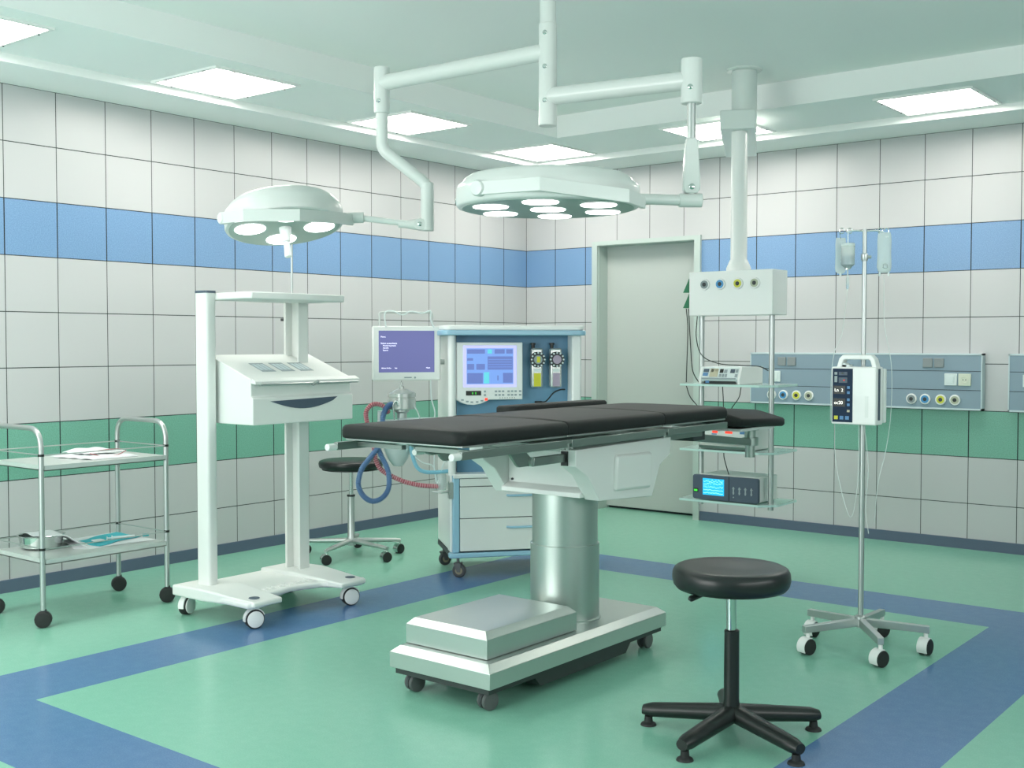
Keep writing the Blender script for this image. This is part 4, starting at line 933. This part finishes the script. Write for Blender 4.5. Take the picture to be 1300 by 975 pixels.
# base: sculpted tray
bp_ = MB()
bp_.prism([(1.22,-4.55),(1.80,-4.55),(1.83,-4.50),(1.81,-4.40),(1.70,-4.32),(1.66,-4.15),(1.70,-3.98),(1.81,-3.90),(1.83,-3.80),(1.80,-3.75),(1.22,-3.75),(1.20,-3.9),(1.20,-4.4)],'z',.112,.145)
bp_.build('base', pc, ec, bevel=.012, seg=3)
for y0, y1 in ((-4.56,-4.32),(-3.98,-3.74)):
    MB().rings([[(1.20,y0,.105),(1.20,y1,.105),(1.20,y1,.16),(1.20,y0,.16)],[(1.45,y0,.105),(1.45,y1,.105),(1.45,y1,.168),(1.45,y0,.168)],[(1.83,y0+.03,.118),(1.83,y1-.03,.118),(1.83,y1-.03,.146),(1.83,y0+.03,.146)]]).build('base_foot', pc, ec, bevel=.01, seg=3)
for i in range(10): MB().prism([(1.60,.145),(1.645,.145),(1.640,.151),(1.605,.151)],'y',-4.30+i*.032,-4.282+i*.032).build('grip_rib', pc, ec)
for x, y, a in ((1.245,-4.50,1.9),(1.755,-4.47,1.2),(1.755,-3.82,1.2),(1.25,-3.82,1.2)):
    caster(ec, x, y, .048, M['plastic_white'], M['rubber'], a, .12, 'disc')
    MB().lathe([(.0,0),(.028,0),(.026,.003),(.0,.003)],(x,y,.150 if x>1.5 else .168)).build('foot_disc', M['slate_dev'], ec) if x>1.5 else None

# ------------------------------------------------------------------ steel trolley
tr = thing('instrument_trolley', 'two-tier stainless steel trolley on black wheels by the left wall', 'trolley', (.685,-4.745,0))
def hoop(y):
    x0,x1,zt,r = .452,.918,.990,.105
    pts = [Vector((x0,y,.085)),Vector((x0,y,zt)),Vector((x1,y,zt)),Vector((x1,y,.085))]
    MB().tube(smoothbend(pts,r,10),.0135,16).build('hoop_frame', M['tube'], tr)
for y in (-4.392,-5.112): hoop(y)
for z in (.806,.337):
    t_ = MB().box(.462,.93,-5.10,-4.404,z-.026,z-.022)
    t_.box(.462,.466,-5.10,-4.404,z-.026,z).box(.926,.93,-5.10,-4.404,z-.026,z).box(.466,.926,-5.10,-5.096,z-.026,z).box(.466,.926,-4.408,-4.404,z-.026,z).box(.466,.926,-5.096,-4.408,z-.004,z)
    t_.build('tray', M['tray'] if 'tray' in M else M['steel_base'], tr)
    zr = z+.052
    for x in (.452,.925): MB().cyl((x,-5.112,zr),(x,-4.392,zr),.003,n=8).build('guard_rail', M['tube'], tr)
    for y in (-5.104,-4.398): MB().cyl((.452,y,zr),(.918,y,zr),.003,n=8).build('guard_rail', M['tube'], tr)
    for x in (.452,.918):
        for y in (-5.112,-4.392): MB().cyl((x,y,zr-.006),(x,y,zr+.006),.0155).build('rail_clip', M['black'], tr)
for x, y, a in ((.918,-5.112,1.0),(.452,-4.392,1.1),(.918,-4.392,.95),(.452,-5.112,1.2)):
    caster(tr, x, y, .040, M['grey_dark'], M['rubber'], a, .09, 'hood')
# things on the trolley
def cloth(pts_fn, nx, ny, name, label, m, cat, th=.003):
    mb = MB(); top=[[pts_fn(i/nx,j/ny) for j in range(ny+1)] for i in range(nx+1)]
    vs=[p for r_ in top for p in r_]; N_=len(vs)
    vs2=[(p[0],p[1],p[2]-th) for p in vs]; fs=[]; idx=lambda i,j:i*(ny+1)+j
    for i in range(nx):
        for j in range(ny):
            a,b,c,d=idx(i,j),idx(i+1,j),idx(i+1,j+1),idx(i,j+1); fs.append((a,b,c,d)); fs.append((a+N_,d+N_,c+N_,b+N_))
    for i in range(nx):
        fs.append((idx(i,0),idx(i,0)+N_,idx(i+1,0)+N_,idx(i+1,0))); fs.append((idx(i,ny),idx(i+1,ny),idx(i+1,ny)+N_,idx(i,ny)+N_))
    for j in range(ny):
        fs.append((idx(0,j),idx(0,j+1),idx(0,j+1)+N_,idx(0,j)+N_)); fs.append((idx(nx,j),idx(nx,j)+N_,idx(nx,j+1)+N_,idx(nx,j+1)))
    o = mb._add(vs+vs2,fs).build(name,m,None,angle=70); return tag(o,label,cat) if label else o
def quad(a,b,c,d,s,t): return [a[k]*(1-s)*(1-t)+b[k]*s*(1-t)+c[k]*s*t+d[k]*(1-s)*t for k in (0,1)]
zt = .806
fc = thing('folded_drape', 'folded white drape with a thin red edge on the upper tray of the trolley', 'drape', (.70,-4.66,zt))
def drape(a,b,c,d,z,amp,seed,th=.004):
    rnd = random.Random(seed); ph=[rnd.random()*6 for _ in range(4)]
    def f(s,t):
        x,y = quad(a,b,c,d,s,t); e_ = min(s,1-s,t,1-t)
        zz = z + amp*(min(1,e_*5))*(.75+.18*sin(7*s+ph[0])+.12*sin(9*t+ph[1]))+amp*.25*abs(sin(11*s+ph[2]))*(1-min(1,e_*5))
        return (x,y,zz+th)
    return f
def add_cloth(root, name, f, nx, ny, m, th=.003):
    o = cloth(f,nx,ny,name,None,m,None,th); me=o.data; Mr=MW[root]
    loc = Mr.inverted() @ Vector(o.location); o.parent=root; o.location=loc; MW[o]=Mr@Matrix.Translation(loc); ROOT[o]=root; return o
add_cloth(fc,'lower_fold',drape((.56,-4.86),(.865,-4.80),(.865,-4.53),(.52,-4.58),zt,.020,1),24,16,M['white_cloth'])
add_cloth(fc,'upper_fold',drape((.575,-4.80),(.80,-4.77),(.79,-4.55),(.555,-4.60),zt+.020,.022,2),24,16,M['white_cloth'])
MB().tube(bez([(.81,-4.78,zt+.030),(.83,-4.72,zt+.014),(.835,-4.64,zt+.014),(.80,-4.56,zt+.030)],6),.0018).tube(bez([(.80,-4.77,zt+.038),(.80,-4.66,zt+.044),(.79,-4.55,zt+.038)],5),.0018).build('red_edge', M['red_line'], fc)
bw = thing('steel_bowl', 'round stainless steel bowl on the lower tray of the trolley', 'bowl', (.590,-4.935,.338))
MB().lathe([(.0,0),(.080,0),(.102,.010),(.112,.066),(.120,.070),(.120,.072),(.110,.071),(.099,.013),(.078,.004),(.0,.004)],(.590,-4.935,.338),n=44).build('bowl', M['chrome'], bw)
wp = thing('paper_wrap', 'white paper wrap hanging half over the steel bowl and under the teal cloth', 'paper wrap', (.66,-4.62,.338))
def wrapf(s,t):
    x,y = quad((.500,-4.91),(.70,-4.92),(.86,-4.42),(.49,-4.43),s,t)
    k = max(0,1-t*3.2); zz = .3405 + .075*(k**.6 if k>0 else 0) + .002*sin(8*s)
    if t < .12: zz = .414 - .0*s
    return (x,y,zz+.003)
def wrapf2(s,t):
    x,y = quad((.49,-4.775),(.815,-4.86),(.865,-4.42),(.475,-4.425),s,t)
    zz = .3415 + max(0,.35-t)*.03*sin(3*s+1); return (x,y,zz)
add_cloth(wp,'flat_sheet',wrapf2,14,18,M['white_cloth'],.002)
def flap(s,t):
    x,y = quad((.50,-4.98),(.63,-5.0),(.80,-4.80),(.52,-4.74),s,t)
    z_ = .4135+.003*sin(5*s) if t<.6 else .4135-(t-.6)/.4*.066
    return (x,y,z_)
add_cloth(wp,'raised_flap',flap,12,14,M['white_cloth'],.002)
tc_ = cloth(lambda s,t:(lambda q:(q[0]+.008*sin(9*t),q[1]+.008*sin(8*s),.3455+.002*sin(6*s+3*t)))(quad((.60,-4.73),(.82,-4.745),(.72,-4.43),(.49,-4.43),s,t)),16,16,'teal_cloth','wrinkled teal surgical cloth lying on the lower tray of the trolley',M['teal_cloth'],'cloth',.0025)
sy = thing('syringe', 'clear plastic syringe with a teal cap lying across the teal cloth on the lower tray', 'syringe', (.74,-4.52,.350))
a_ = Vector((.70,-4.62,.3565)); b_ = Vector((.775,-4.41,.3565)); dd = (b_-a_)
MB().cyl(a_+dd*.12,a_+dd*.66,.0075).build('barrel', M['dev_white'], sy); MB().cyl(a_,a_+dd*.14,.004).lathe([(.0,0),(.010,0),(.010,.003),(.0,.003)],a_,dd).build('plunger', M['dev_white'], sy)
MB().lathe([(.0,0),(.013,0),(.013,.003),(.0,.003)],a_+dd*.12,dd).build('flange', M['dev_white'], sy)
MB().cyl(a_+dd*.66,a_+dd*.88,.0045).build('needle_shield', M['clear'], sy); MB().cyl(a_+dd*.86,a_+dd*1.0,.0075).build('cap', M['teal_cloth'], sy)
sw_ = thing('swab', 'small white gauze swab beside the syringe on the lower tray', 'swab', (.70,-4.66,.349))
MB().prism(rrect(.675,.725,-4.70,-4.645,.008),'z',.349,.356).build('gauze', M['white_cloth'], sw_, bevel=.002)
